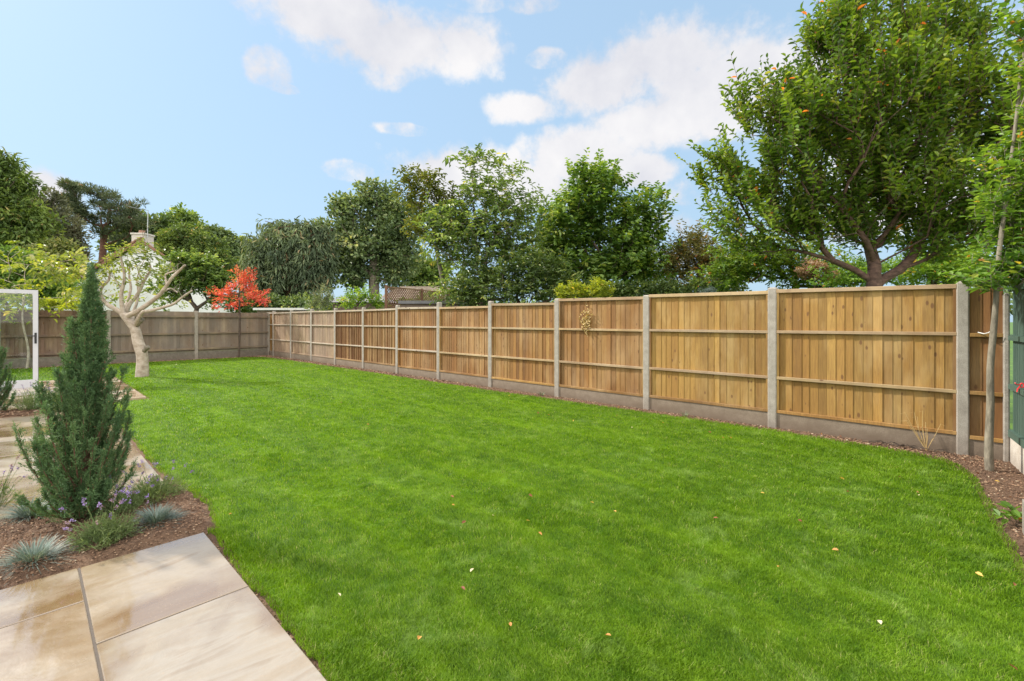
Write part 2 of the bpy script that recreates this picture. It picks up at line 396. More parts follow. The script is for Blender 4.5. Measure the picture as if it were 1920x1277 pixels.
def glass():
    m = Mat('clear_glass'); nt_ = m.t
    tr = m.n('ShaderNodeBsdfTransparent'); tr.inputs[0].default_value = (.90,.94,.93,1)
    gl = m.n('ShaderNodeBsdfGlossy'); gl.inputs['Roughness'].default_value = .02
    fr = m.n('ShaderNodeFresnel'); fr.inputs[0].default_value = 1.5
    ms = m.n('ShaderNodeMixShader'); m.l(m.math('MULTIPLY', fr.outputs[0], .7), ms.inputs[0]); m.l(tr.outputs[0], ms.inputs[1]); m.l(gl.outputs[0], ms.inputs[2])
    m.l(ms.outputs[0], m.out.inputs['Surface']); return m.m
M['glass'] = glass()

def grass_mat(name, blade):
    m = Mat(name); geo = m.n('ShaderNodeNewGeometry'); pos = geo.outputs['Position']
    mp = m.n('ShaderNodeMapping'); mp.inputs['Scale'].default_value = (2.6, .5, 0); mp.inputs['Rotation'].default_value = (0, 0, .55); m.l(pos, mp.inputs[0])
    a = m.noise(1.2, 6, .7, mp.outputs[0], .7)
    mp2 = m.n('ShaderNodeMapping'); mp2.inputs['Scale'].default_value = (1, 1, 0); m.l(pos, mp2.inputs[0])
    b = m.noise(5.5, 6, .7, mp2.outputs[0]); p = m.noise(2.6, 6, .72, mp2.outputs[0], 1.2)
    if blade:
        col = m.ramp(m.rnd(), [(0,(.03,.075,.002)),(.35,(.095,.195,.005)),(.7,(.175,.30,.010)),(.93,(.26,.385,.045)),(1,(.48,.44,.2))])
    else:
        col = m.ramp(b, [(.3,(.03,.075,.006)),(.7,(.06,.12,.01))])
    col = m.mix(m.mr(a, .46, .66, 0, .38), col, (.24,.39,.012))
    col = m.mix(m.mr(b, .47, .66, 0, .42), col, (.065,.17,.004))
    col = m.mix(m.mr(p, .55, .76, 0, .55), col, (.34,.46,.15))
    m.base(col); m.rough(.55); m.bs.inputs['Specular IOR Level'].default_value = .25
    if blade:
        tr = m.n('ShaderNodeBsdfTranslucent'); m.l(m.mix(1.0, col, (1.3,1.35,.5), 'MULTIPLY'), tr.inputs[0])
        ms = m.n('ShaderNodeMixShader'); ms.inputs[0].default_value = .4
        m.l(m.bs.outputs[0], ms.inputs[1]); m.l(tr.outputs[0], ms.inputs[2]); m.l(ms.outputs[0], m.out.inputs['Surface'])
    return m.m
M['grass'] = grass_mat('grass_blades', True); M['lawn'] = grass_mat('lawn_base', False)

G = lambda *c: c
M['lf_cherry'] = leaf_mat('cherry_leaf', [(0,(0.0544,0.102,0.0165)),(.35,(0.109,0.204,0.0248)),(.75,(0.217,0.312,0.0413)),(.975,(0.309,0.36,0.0757)),(.99,(0.688,0.2,0.05)),(1,(0.75,0.25,0.0625))], .45, .36, .3, .5)
M['lf_hornbeam'] = leaf_mat('hornbeam_leaf', [(0,(0.072,0.154,0.025)),(.5,(0.144,0.275,0.04)),(.85,(0.252,0.363,0.06)),(.96,(0.456,0.44,0.08)),(1,(0.54,0.242,0.06))], .5, .45, .2)
M['lf_gum'] = leaf_mat('sweetgum_leaf', [(0,(0.0535,0.113,0.0283)),(.4,(0.122,0.227,0.0451)),(.8,(0.229,0.34,0.0709)),(1,(0.428,0.469,0.103))], .4, .42, .35)
M['lf_mid'] = leaf_mat('midgreen_leaf', [(0,(0.0633,0.114,0.0316)),(.4,(0.127,0.211,0.0527)),(.8,(0.236,0.334,0.0966)),(1,(0.47,0.456,0.157))], .4, .42, .3)
M['lf_oak'] = leaf_mat('oak_leaf', [(0,(0.0584,0.0953,0.0408)),(.5,(0.128,0.193,0.0772)),(.9,(0.257,0.329,0.148)),(1,(0.467,0.476,0.25))], .3, .45, .3)
M['lf_dark'] = leaf_mat('dark_leaf', [(0,(0.0451,0.0819,0.0249)),(.6,(0.113,0.178,0.0456)),(.92,(0.264,0.328,0.0935)),(1,(0.489,0.492,0.166))], .25, .38, .3)
M['lf_cypress'] = leaf_mat('cypress_leaf', [(0,(0.0516,0.0799,0.0456)),(.5,(0.129,0.182,0.0956)),(.88,(0.222,0.274,0.149)),(1,(0.446,0.297,0.17))], .2, .6, .3)
M['lf_conifer'] = leaf_mat('conifer_leaf', [(0,(0.045,0.0826,0.0194)),(.5,(0.125,0.194,0.0389)),(.9,(0.251,0.341,0.0728)),(1,(0.426,0.316,0.121))], .25, .6, .35)
M['lf_greycon'] = leaf_mat('grey_conifer_leaf', [(0,(0.0596,0.0675,0.0386)),(.6,(0.129,0.145,0.0811)),(1,(0.259,0.271,0.154))], .2, .6, .25)
M['lf_pine'] = leaf_mat('pine_needle', [(0,(0.0367,0.0568,0.0307)),(.5,(0.0976,0.133,0.0663)),(.9,(0.182,0.212,0.106)),(1,(0.416,0.212,0.13))], .15, .6, .3)
M['lf_yellow'] = leaf_mat('yellowgreen_leaf', [(0,(0.113,0.165,0.0198)),(.5,(0.227,0.297,0.033)),(.9,(0.385,0.418,0.055)),(1,(0.544,0.396,0.088))], .5, .45, .2)
M['lf_fig'] = leaf_mat('pale_tree_leaf', [(0,(.09,.14,.03)),(.5,(.20,.26,.06)),(.9,(.34,.37,.13)),(1,(.45,.42,.26))], .45, .4, .2)
M['lf_brown'] = leaf_mat('bronze_leaf', [(0,(0.0933,0.101,0.0362)),(.45,(0.186,0.182,0.0604)),(.8,(0.31,0.252,0.0906)),(1,(0.581,0.261,0.121))], .35, .5, .3)
M['lf_grey'] = leaf_mat('greygreen_leaf', [(0,(0.0865,0.12,0.072)),(.6,(0.161,0.204,0.126)),(1,(0.297,0.336,0.228))], .3, .5, .25)
M['lf_blue'] = leaf_mat('blue_conifer_leaf', [(0,(.07,.11,.10)),(1,(.2,.26,.25))], .15, .6, .2)
M['lf_red'] = leaf_mat('red_leaf', [(0,(.36,.045,.045)),(.4,(.60,.10,.085)),(.8,(.72,.21,.17)),(.93,(.78,.34,.18)),(1,(.35,.35,.12))], .45, .45, .12)
M['lf_pink'] = leaf_mat('pinkish_flower', [(0,(.30,.16,.12)),(.6,(.42,.26,.2)),(1,(.5,.4,.3))], .3, .6, .15)
M['lf_varieg'] = leaf_mat('cream_edged_leaf', [(0,(.05,.09,.02)),(.5,(.16,.20,.05)),(.75,(.38,.38,.17)),(1,(.6,.56,.36))], .35, .45, .15)
M['lf_juniper'] = leaf_mat('juniper_leaf', [(0,(0.0375,0.075,0.0312)),(.45,(0.0875,0.169,0.0688)),(.85,(0.163,0.275,0.112)),(.98,(0.25,0.375,0.163)),(1,(0.375,0.225,0.112))], .2, .55, .2, .3, 3)
M['lf_lavender'] = leaf_mat('lavender_leaf', [(0,(.07,.11,.04)),(.5,(.16,.23,.09)),(1,(.30,.37,.20))], .3, .6, .15, .3, 5)
M['lf_fescue'] = leaf_mat('blue_grass_leaf', [(0,(.06,.10,.08)),(.5,(.15,.21,.185)),(.9,(.27,.33,.30)),(1,(.36,.36,.28))], .15, .5, .1, .35, 5)
M['flower'] = leaf_mat('lavender_flower', [(0,(.20,.13,.36)),(.6,(.34,.26,.58)),(.85,(.28,.18,.26)),(1,(.4,.3,.3))], .2, .7, .1)
M['straw'] = leaf_mat('dry_stalk', [(0,(.45,.32,.14)),(1,(.6,.46,.24))], .2, .6, .1)
M['fallen'] = leaf_mat('fallen_leaf_skin', [(0,(.16,.055,.03)),(.35,(.30,.12,.06)),(.7,(.55,.26,.07)),(.9,(.62,.42,.10)),(1,(.66,.6,.45))], .2, .6, .1, .3, 9)

# ------------------------------------------------------------------ setting: ground, lawn, beds, patios
def poly_sheet(name, pts, z, mat, kind='structure'):
    me = bpy.data.meshes.new(name)
    me.from_pydata([(p[0], p[1], z) for p in pts], [], [list(range(len(pts)))])
    me.attributes.new('rnd', 'FLOAT', 'POINT'); me.materials.append(mat)
    o = bpy.data.objects.new(name, me); C.objects.link(o); o['kind'] = kind; return o
poly_sheet('ground', [(-600,-600),(900,-600),(900,900),(-600,900)], -.035, M['lawn'])
poly_sheet('garden_soil', [(-6,-2.5),(7.35,-2.5),(7.35,21.55),(-6,21.55)], -.012, M['soil'])

LAWN = [(.90,-.42),(2.4,-.42),(3.4,-.41),(4.25,-.38),(4.99,-.32),(5.62,-.29),(6.2,-.25),(6.5,-.19),(6.8,-.06),(6.93,.25),(6.97,.8),(7.04,1.75),(7.0,3.5),(6.93,5),(6.90,6.5),(6.88,9),(6.9,12),(6.88,15),(6.85,18),(6.75,20.6),
        (6.3,21.0),(4,21.1),(1,21.12),(-4,21.1),(-4,16.1),(1.58,16.06),(1.6,11.15),(.92,11.1),(.885,5.6),(.95,5.0),(1.0,4.4),(.94,4.0),(.868,3.75),(.862,2.8),(.862,1.8),(.862,.5)]
_c = np.array([3.9, 10.0])
poly_sheet('lawn', [(p[0]-.05*np.sign(p[0]-3.9), p[1]-.05*np.sign(p[1]-10)) for p in LAWN], -.004, M['lawn'])

def in_poly(x, y, poly):
    ins = np.zeros(len(x), bool); n = len(poly)
    for i in range(n):
        x0, y0 = poly[i]; x1, y1 = poly[(i+1) % n]
        c = ((y0 > y) != (y1 > y)) & (x < (x1-x0)*(y-y0)/((y1-y0) or 1e-9)+x0)
        ins ^= c
    return ins
def vnoise(x, y, s, seed):
    """smooth value noise"""
    g = np.random.default_rng(seed).random((64, 64)); x = x*s+100; y = y*s+100
    xi = np.floor(x).astype(int); yi = np.floor(y).astype(int); fx = x-xi; fy = y-yi
    fx = fx*fx*(3-2*fx); fy = fy*fy*(3-2*fy)
    a = g[xi % 64, yi % 64]; b = g[(xi+1) % 64, yi % 64]; c = g[xi % 64, (yi+1) % 64]; d = g[(xi+1) % 64, (yi+1) % 64]
    return (a*(1-fx)+b*fx)*(1-fy)+(c*(1-fx)+d*fx)*fy

NB = 1900000
r_ = np.exp(rng.uniform(math.log(1.3), math.log(27), NB)); th = rng.uniform(-1.02, 1.02, NB)
px_ = FWD[0]*np.cos(th)*r_ + RGT[0]*np.sin(th)*r_; py_ = FWD[1]*np.cos(th)*r_ + RGT[1]*np.sin(th)*r_
wob = (vnoise(px_, py_, 6, 3)-.5)*.03 + (vnoise(px_, py_, 18, 4)-.5)*.03
ok = in_poly(px_+wob, py_+wob, LAWN)
px_, py_, r_ = px_[ok], py_[ok], r_[ok]; m_ = len(px_)
hgt = (.012 + .010*vnoise(px_, py_, 1.3, 5) + .008*vnoise(px_, py_, 6, 6) + .012*vnoise(px_, py_, 17, 9))*rng.uniform(.6, 1.25, m_)
az = rng.uniform(0, 2*math.pi, m_); flow = vnoise(px_, py_, 2.2, 8)*7
lean = rng.uniform(.05, .7, m_)
az = np.where(rng.random(m_) < .25, flow + rng.normal(0, .5, m_), az)
stripe = np.sin((px_+.25*(vnoise(px_, py_, .8, 31)-.5))*2*math.pi/1.05) > 0        # the mower laid alternate runs opposite ways
az = np.where(rng.random(m_) < .34, np.where(stripe, math.pi/2, -math.pi/2) + rng.normal(0, .45, m_), az)
H = np.stack([np.cos(az), np.sin(az), np.zeros(m_)], 1)
D = H*lean[:, None]*.8 + UPV; D /= np.linalg.norm(D, axis=1)[:, None]
mb = MB(); wdt = np.maximum(.0020, r_*.00075)*rng.uniform(.7, 1.3, m_)
mb.blades(np.stack([px_, py_, np.full(m_, -.003)], 1), D, H, hgt, wdt, np.clip(rng.normal(.30, .21, m_)+.38*vnoise(px_, py_, 14, 21), 0, 1))
tag(mb.build('grass', M['grass']), 'short bright green mown grass covering the lawn', 'grass', kind='stuff')

# paving
def slabs(name, xs, rows, z=.012, mat='paving'):
    """xs: column edges; rows: for each column a list of y edges"""
    mb = MB(); g = .0055; hh = .022 if z < .02 else .045
    for ci in range(len(xs)-1):
        for ri in range(len(rows[ci])-1):
            x0, x1, y0, y1 = xs[ci]+g, xs[ci+1]-g, rows[ci][ri]+g, rows[ci][ri+1]-g
            b = .004; r = random.random(); zz = z + random.uniform(-.0015, .0015)
            v = [(x0,y0,zz-hh),(x1,y0,zz-hh),(x1,y1,zz-hh),(x0,y1,zz-hh),(x0,y0,zz-b),(x1,y0,zz-b),(x1,y1,zz-b),(x0,y1,zz-b),
                 (x0+b,y0+b,zz),(x1-b,y0+b,zz),(x1-b,y1-b,zz),(x0+b,y1-b,zz)]
            f = [[0,1,5,4],[1,2,6,5],[2,3,7,6],[3,0,4,7],[4,5,9,8],[5,6,10,9],[6,7,11,10],[7,4,8,11],[8,9,10,11]]
            mb.add(v, f, r)
    o = mb.build(name, M[mat]); o['kind'] = 'structure'
    gb = MB(); y0 = min(min(r) for r in rows); y1 = max(max(r) for r in rows)
    gb.box((xs[0]+.006, y0+.006, -.02), (xs[-1]-.006, y1-.006, z-.006)); q = gb.build('paving_joint', M['mortar']); q['kind'] = 'structure'
rA = [[-2.2,-.6,.3,1.2,2.16,2.8,3.8], [-2.2,-1.3,-.4,.5,1.41,2.37,3.32,3.8], [-2.2,-1.3,-.2,.7,1.62,2.835,3.79]]
xA = [-1.05, -.42, .21, .855]
slabs('patio', xA, rA)
slabs('patio', [-1.05,-.42,.215,.87], [[5.12,6.1,7.05,8.0,8.95,9.9,10.5],[5.12,5.6,6.55,7.5,8.5,9.5,10.5],[5.12,6.1,7.1,8.05,9.0,9.95,10.5]])
slabs('patio', [-.95,-.32,.31,.94,1.57], [[11.2,12.1,13.1,14.1,15.1,16.03],[11.2,11.8,12.8,13.8,14.7,15.4,16.03],[11.2,12.2,13.15,14.1,15.1,16.03],[11.2,11.7,12.6,13.5,14.5,15.3,16.03]], z=.034, mat='paving_pale')

def mound_z(X, Y, x0, x1, y0, y1, h):
    e = np.minimum(np.minimum(X-x0, x1-X)/.1, np.minimum(Y-y0, y1-Y)/.1).clip(0, 1)
    return -.014 + e*(h*.5 + h*vnoise(X, Y, 5, 11)*.8 + .020*vnoise(X, Y, 20, 12) + .012*vnoise(X, Y, 47, 13))
# soil crumbs: scattered over the beds and borders
def scatter_chips(n, poly, smin, smax, avoid=None):
    xs = np.array([p[0] for p in poly]); ys = np.array([p[1] for p in poly])
    x = rng.uniform(xs.min(), xs.max(), n*2); y = rng.uniform(ys.min(), ys.max(), n*2)
    k = in_poly(x, y, poly) & ~in_poly(x, y, LAWN); x = x[k][:n]; y = y[k][:n]; return x, y, rng.uniform(smin, smax, len(x))
BED1 = [(-1.0,3.83),(.86,3.83),(1.03,4.2),(1.02,5.08),(-1.0,5.08)]
BED2 = [(-1.0,10.53),(.92,10.53),(.92,11.15),(-1.0,11.15)]
cx, cy, cz = [np.concatenate(a) for a in zip(scatter_chips(9000, BED1, .002, .013), scatter_chips(900, BED2, .01, .03),
    scatter_chips(5200, [(6.75,-.45),(7.26,-.45),(7.26,8),(6.8,8)], .004, .020), scatter_chips(2600, [(6.75,8),(7.26,8),(7.26,21.4),(6.7,21.4)], .012, .04),
    scatter_chips(6200, [(2.2,-1.3),(7.3,-.52),(7.3,.2),(2.2,-.3)], .002, .015), scatter_chips(1200, [(-1,21.0),(7.2,20.9),(7.2,21.4),(-1,21.4)], .015, .04),
    scatter_chips(900, [(.84,0),(.93,0),(.93,3.8),(.84,3.8)], .004, .012))]
cb = MB(); m_ = len(cx)
octa = np.array([[1,0,0],[0,1,0],[-1,0,0],[0,-1,0],[0,0,.7],[0,0,-.5]])
ofc = np.array([[0,1,4],[1,2,4],[2,3,4],[3,0,4],[1,0,5],[2,1,5],[3,2,5],[0,3,5]])
a = rng.uniform(0, 6.28, m_); ca, sa = np.cos(a), np.sin(a)
jit = rng.uniform(.5, 1.3, (m_, 6, 3)); vv = octa[None]*jit*cz[:, None, None]
vx = vv[..., 0]*ca[:, None] - vv[..., 1]*sa[:, None]*.55; vy = vv[..., 0]*sa[:, None] + vv[..., 1]*ca[:, None]*.55
cz0 = np.where((cy > 3.8) & (cy < 5.12), mound_z(cx, cy, -1.0, .98, 3.80, 5.12, .035)+.012, np.where((cy > 10.5) & (cy < 11.2) & (cx < 1), mound_z(cx, cy, -1.0, .93, 10.5, 11.2, .035)+.012, 0))
vv = np.stack([vx+cx[:, None], vy+cy[:, None], vv[..., 2]*.8 - .008 + cz[:, None]*.3 + np.maximum(cz0, 0)[:, None]], -1)
cb.add(vv.reshape(-1, 3), (np.arange(m_)[:, None, None]*6+ofc[None]).reshape(-1, 3), np.repeat(rng.random(m_), 6))
tag(cb.build('soil_crumbs', M['chips']), 'loose brown soil crumbs and bark scattered over the planting beds', 'soil', kind='stuff')

# mounded soil in the near bed
def mound(name, x0, x1, y0, y1, h, n=150):
    X, Y = np.meshgrid(np.linspace(x0, x1, n), np.linspace(y0, y1, n), indexing='ij')
    Zz = mound_z(X.ravel(), Y.ravel(), x0, x1, y0, y1, h).reshape(n, n)
    i = np.arange(n-1)[:, None]*n + np.arange(n-1)[None]; f = np.stack([i, i+n, i+n+1, i+1], -1).reshape(-1, 4)
    b = MB(); b.add(np.stack([X, Y, Zz], -1).reshape(-1, 3), f); o = b.build(name, M['soil'], smooth=True); o['kind'] = 'structure'
mound('soil_bed', -1.0, .98, 3.80, 5.12, .035)
mound('soil_bed', -1.0, .93, 10.5, 11.2, .035, 40)

# ------------------------------------------------------------------ fences
FX = 7.26; BY0 = 21.42
def boards(mb, p0, p1, z0, z1a, z1b, w, tilt, thick=.011, gap=0.0):
    """upright overlapping boards from p0 to p1 (xy), tops from z1a to z1b"""
    p0 = np.array(p0, float); p1 = np.array(p1, float); Lg = np.linalg.norm(p1-p0); u = (p1-p0)/Lg; nrm = np.array([-u[1], u[0]])
    k = max(1, int(round(Lg/w))); w = Lg/k
    cut = np.linspace(0, Lg, k+1); cut[1:-1] += np.array([random.uniform(-.13, .13) for _ in range(k-1)])*w
    for i in range(k):
        a = p0+u*(cut[i] - .002); b = p0+u*(cut[i+1] - gap + .004)
        zt = z1a+(z1b-z1a)*(i+.5)/k; off = random.uniform(-.003, .002); tl_ = tilt*random.uniform(.55, 1.25)
        A = a+nrm*(off+tl_); B = b+nrm*off
        v = [(*A, z0), (*B, z0), (*(B-nrm*thick*.6), z0), (*(A-nrm*(thick+tilt)), z0), (*A, zt), (*B, zt), (*(B-nrm*thick*.6), zt), (*(A-nrm*(thick+tilt)), zt)]
        mb.add(v, [[0,1,5,4],[1,2,6,5],[2,3,7,6],[3,0,4,7],[4,5,6,7],[0,3,2,1]], random.random())
def bar(mb, p0, p1, za, zb, h, d0, d1, rnd=None):
    """rail from p0 to p1 whose height centre goes za->zb, d0..d1 proud along the normal"""
    p0 = np.array(p0, float); p1 = np.array(p1, float); u = (p1-p0)/np.linalg.norm(p1-p0); nrm = np.array([-u[1], u[0]])
    rnd = random.random() if rnd is None else rnd; c = .003
    def ring(p, z): return [(*(p+nrm*d0), z-h/2), (*(p+nrm*(d1-c)), z-h/2), (*(p+nrm*d1), z-h/2+c), (*(p+nrm*d1), z+h/2-c), (*(p+nrm*(d1-c)), z+h/2), (*(p+nrm*d0), z+h/2)]
    v = ring(p0, za)+ring(p1, zb)
    mb.add(v, [[i, (i+1) % 6, (i+1) % 6+6, i+6] for i in range(6)], rnd)
    mb.F.append(np.array([[mb.n-12+i for i in range(6)][::-1]])); mb.F.append(np.array([[mb.n-6+i for i in range(6)]]))
def post(x, y, h, w, d, mat, parent, name='post', slope=.02, b0=-.3):
    mb = MB(); c = .012
    def ring(i, z): 
        a, b = w/2-i, d/2-i
        k = min(c, a*.5)
        return [(x-a+k,y-b,z),(x+a-k,y-b,z),(x+a,y-b+k,z),(x+a,y+b-k,z),(x+a-k,y+b,z),(x-a+k,y+b,z),(x-a,y+b-k,z),(x-a,y-b+k,z)]
    v = ring(0, b0)+ring(0, h-slope)+ring(slope*.7, h)
    f = [[i, (i+1) % 8, (i+1) % 8+8, i+8] for i in range(8)]+[[i+8, (i+1) % 8+8, (i+1) % 8+16, i+16] for i in range(8)]
    mb.add(v, f); mb.F.append(np.array([[16+i for i in range(8)]]))
    return put(mb.build(name, mat), parent)

side = empty('garden_fence', 'long honey brown timber fence in concrete posts down the right side of the lawn', 'fence', (FX, -.18, 0))
PY = [-.18 + i*1.918 for i in range(12)]
PTOP = [1.953, 1.977, 1.943, 1.951, 1.957, 1.985, 1.958, 1.93, 1.94, 1.95, 1.95, 1.93]
TOP = [(1.92,1.945),(1.932,1.949),(1.92,1.941),(1.868,1.897),(1.848,1.856),(1.87,1.887),(1.867,1.857),(1.86,1.86),(1.86,1.87),(1.87,1.87),(1.86,1.86)]
KIND = ['new','new','new','orange','orange','new','slat','slat','weathered','weathered','weathered']
for i in range(12):
    post(FX, PY[i], PTOP[i], .105, .115 if i else .105, M['post'], side)
for i in range(11):
    y0, y1 = PY[i]+.05, PY[i+1]-.05; k = KIND[i]; ta, tb = TOP[i]
    mat = {'new': M['wood_new'], 'orange': M['wood_orange'], 'slat': M['wood_slat'], 'weathered': M['wood_weathered']}[k]
    rail = M['wood_rail'] if i < 5 else M['wood_rail_grey']
    zb = .20 + random.uniform(-.01, .01)
    mb = MB(); w = {'new': .098, 'orange': .09, 'slat': .098, 'weathered': .10}[k]; tilt = {'new': .0065, 'orange': .0075, 'slat': .026, 'weathered': .010}[k]
    boards(mb, (FX, y0), (FX, y1), zb+.01, ta-.025, tb-.025, w, tilt, gap=.0 if k != 'slat' else .012)
    pn = put(mb.build('fence_panel', mat), side)
    if k == 'weathered': pn['label'] = 'weathered greyish brown fence panel'
    elif k == 'slat': pn['label'] = 'reddish fence panel with strongly stepped boards'
    for (za, zz, h, d, nm) in ((ta-.025, tb-.025, .05, .048, 'top_rail'), (1.345, 1.345, .04, .046, 'rail'), (.70, .70, .04, .046, 'rail'), (zb+.02, zb+.02, .042, .044, 'bottom_rail')):
        b = MB(); dz = random.uniform(-.012, .012) if nm == 'rail' else 0
        bar(b, (FX, y0), (FX, y1), za+dz, zz+dz*.3, h, .012, d)
        o = b.build(nm, rail if nm != 'bottom_rail' else mat); o.parent = pn
    for ys, ye in ((y0, y0+.03), (y1-.03, y1)):
        b = MB(); z_top = ta if ys == y0 else tb
        b.box((FX-.041, ys, zb+.042), (FX-.0125, ye, z_top-.052), random.random()); o = b.build('side_batten', mat); o.parent = pn
    gb = MB(); rgh = random.uniform(-.004, .004)
    gb.box((FX-.03, y0, -.25), (FX+.022, y1, zb-.004+rgh), .5)
    put(gb.build('gravel_board', M['gravel_board']), side)
mb = MB(); boards(mb, (FX, PY[11]+.05), (FX, BY0), .21, 1.84, 1.84, .1, .006); pn = put(mb.build('fence_panel', M['wood_orange']), side); pn['label'] = 'short orange fence panel in the far corner'
for z in (1.345, .70, 1.84): 
    b = MB(); bar(b, (FX, PY[11]+.05), (FX, BY0), z, z, .04, .012, .046); b.build('rail', M['wood_rail_grey']).parent = pn
gb = MB(); gb.box((FX-.03, PY[11]+.05, -.25), (FX+.02, BY0, .20)); put(gb.build('gravel_board', M['gravel_board']), side)
# the short bay between the first post and the corner
mb = MB(); boards(mb, (FX, -.49), (FX, -.235), .19, 1.86, 1.86, .085, .01); pn = put(mb.build('fence_panel', M['wood_orange']), side); pn['label'] = 'narrow dark orange fence panel in the corner'
for z, nm in ((1.345, 'rail'), (.70, 'rail'), (.20, 'bottom_rail')):
    b = MB(); bar(b, (FX, -.49), (FX, -.235), z, z, .042, .012, .045); b.build(nm, M['wood_orange']).parent = pn
gb = MB(); gb.box((FX-.03, -.49, -.25), (FX+.02, -.235, .178)); put(gb.build('gravel_board', M['gravel_board']), side)
post(FX-.01, -.515, 1.80, .09, .05, M['post'], side)

# back fence, old grey
BY = 21.5
back = empty('garden_fence', 'old grey weathered timber fence closing the far end of the lawn', 'fence', (2, BY, 0))
BX = [7.25, 4.56, 1.95, -.65, -3.3]
for i in range(4):
    x1, x0 = BX[i]-.06, BX[i+1]+.06
    top = 1.86+random.uniform(-.01, .01); mat = M['wood_old'] if i < 2 else M['wood_old_red']
    mb = MB(); boards(mb, (x1, BY+.006), (x0, BY+.006), .30, top, top+random.uniform(-.015,.01), .095, .016)
    # normal of boards() is +y here; rails go on the near side
    pn = put(mb.build('fence_panel', mat), back)
    if i >= 2: pn['label'] = 'reddish brown weathered panel behind the glass door'
    for z in (1.68, 1.02, .41):
        b = MB(); b.box((x0, BY-.075, z-.035+random.uniform(-.01,.01)), (x1, BY-.014, z+.03), random.random()); b.build('rail', M['wood_old_rail'] if i < 2 else mat).parent = pn
    gb = MB(); gb.box((x0, BY-.03, -.2), (x1, BY+.02, .295)); put(gb.build('gravel_board', M['gravel_board_old']), back)
for i, x in enumerate(BX):
    post(x, BY, 1.90 if i else 1.88, .12, .12, M['post_old'], back)

# green fence on the right
gd = np.array([-.9952, -.0975]); g0 = np.array([7.23, -.575]); gn = np.array([gd[1], -gd[0]])*-1   # normal towards the garden (+y)
if gn[1] < 0: gn = -gn
green = empty('garden_fence', 'dark green painted slatted fence on pale concrete boards at the right edge', 'fence', (g0[0], g0[1], 0))
for k in range(2):
    a = g0+gd*(k*1.92); b_ = a+gd*1.84
    mb = MB()
    n_s = 20
    for j in range(n_s):
        p = a+gd*(1.84*(j+.5)/n_s); q0 = p-gd*.036+gn*.0; q1 = p+gd*.036
        v = []
        for z in (.33, 1.84):
            for P in (q0, q1, q1+gn*.014, q0+gn*.014): v.append((P[0], P[1], z))
        mb.add(v, [[0,1,5,4],[1,2,6,5],[2,3,7,6],[3,0,4,7],[4,5,6,7]], random.random())
    pn = put(mb.build('fence_panel', M['green_paint']), green)
    for z, h in ((.30, .07), (.80, .05), (1.32, .05), (1.84, .05)):
        b = MB(); v = []
        for zz in (z-h/2, z+h/2):
            for P in (a+gn*.0145, b_+gn*.0145, b_+gn*.052, a+gn*.052): v.append((P[0], P[1], zz))
        b.add(v, [[0,1,5,4],[1,2,6,5],[2,3,7,6],[3,0,4,7],[4,5,6,7],[0,3,2,1]], random.random()); b.build('rail', M['green_paint']).parent = pn
    for (s0, s1) in ((0, .40), (.404, 1.84)) if k == 0 else ((0, 1.84),):
        gb = MB(); v = []
        A = a+gd*s0; B = a+gd*s1
        for zz in (-.2, .262):
            for P in (A-gn*.02, B-gn*.02, B+gn*.035, A+gn*.035): v.append((P[0], P[1], zz))
        gb.add(v, [[0,1,5,4],[1,2,6,5],[2,3,7,6],[3,0,4,7],[4,5,6,7]]); put(gb.build('gravel_board', M['gravel_board_pale']), green)
    pp = a+gd*1.88; post(pp[0], pp[1], 1.9, .07, .1, M['post'], green)

# ties on the fence
t = MB(); c = g0+gd*.62+gn*.062
th_ = np.linspace(0, 5.5, 14); t.tube(np.stack([c[0]+.0*th_, c[1]+.012*np.cos(th_), .875+.02*np.sin(th_)], 1), .006, 5)
t.tube([(c[0], c[1]+.01, .87), (c[0]-.015, c[1]+.03, .84), (c[0]-.02, c[1]+.035, .81)], .0055, 5)
t.tube([(c[0], c[1]+.01, .88), (c[0]-.03, c[1]+.04, .885), (c[0]-.055, c[1]+.05, .90)], .0055, 5)
tag(t.build('plant_tie', M['red_plastic']), 'small red plastic tie hooked on the green fence', 'tie')
t = MB(); t.tube([(FX-.05,-.30,1.375),(FX-.09,-.345,1.36),(FX-.1,-.38,1.375),(FX-.1,-.41,1.40)], .005, 5)
tag(t.build('plant_tie', M['white_plastic']), 'thin white tie hanging at the narrow fence panel behind the young tree', 'tie')

# ------------------------------------------------------------------ glass door
dy = 14.7
door = empty('glass_door', 'open white framed glass door standing on the far patio', 'door', (.15, dy, .012))
X0, X1, Z0, Z1 = -.80, .15, .03, 2.19
fb = MB(); fw = .082
fb.box((X0, dy-.035, Z0), (X0+fw, dy+.035, Z1)); fb.box((X1-fw, dy-.035, Z0), (X1, dy+.035, Z1))
fb.box((X0+fw, dy-.034, Z1-.085), (X1-fw, dy+.034, Z1)); fb.box((X0+fw, dy-.034, Z0), (X1-fw, dy+.034, Z0+.17))
put(fb.build('frame', M['white_frame']), door)
sb = MB(); 
sb.box((X1+.0005, dy-.02, Z0), (X1+.008, dy+.036, Z1)); put(sb.build('seal', M['seal']), door)
pb = MB(); pb.box((X0+fw-.005, dy-.006, Z0+.165), (X1-fw+.005, dy+.006, Z1-.08)); put(pb.build('pane', M['glass']), door)
hb = MB(); hb.box((X1-.058, dy-.045, 1.0), (X1-.022, dy-.0355, 1.24)); hb.tube([(X1-.04, dy-.046, 1.17), (X1-.04, dy-.085, 1.17), (X1-.18, dy-.09, 1.172)], .011, 8)
put(hb.build('handle', M['black']), door)
sb = MB(); sb.box((-1.6, dy-.12, .013), (.30, dy+.10, .03)); q = sb.build('threshold', M['white_frame']); put(q, door)

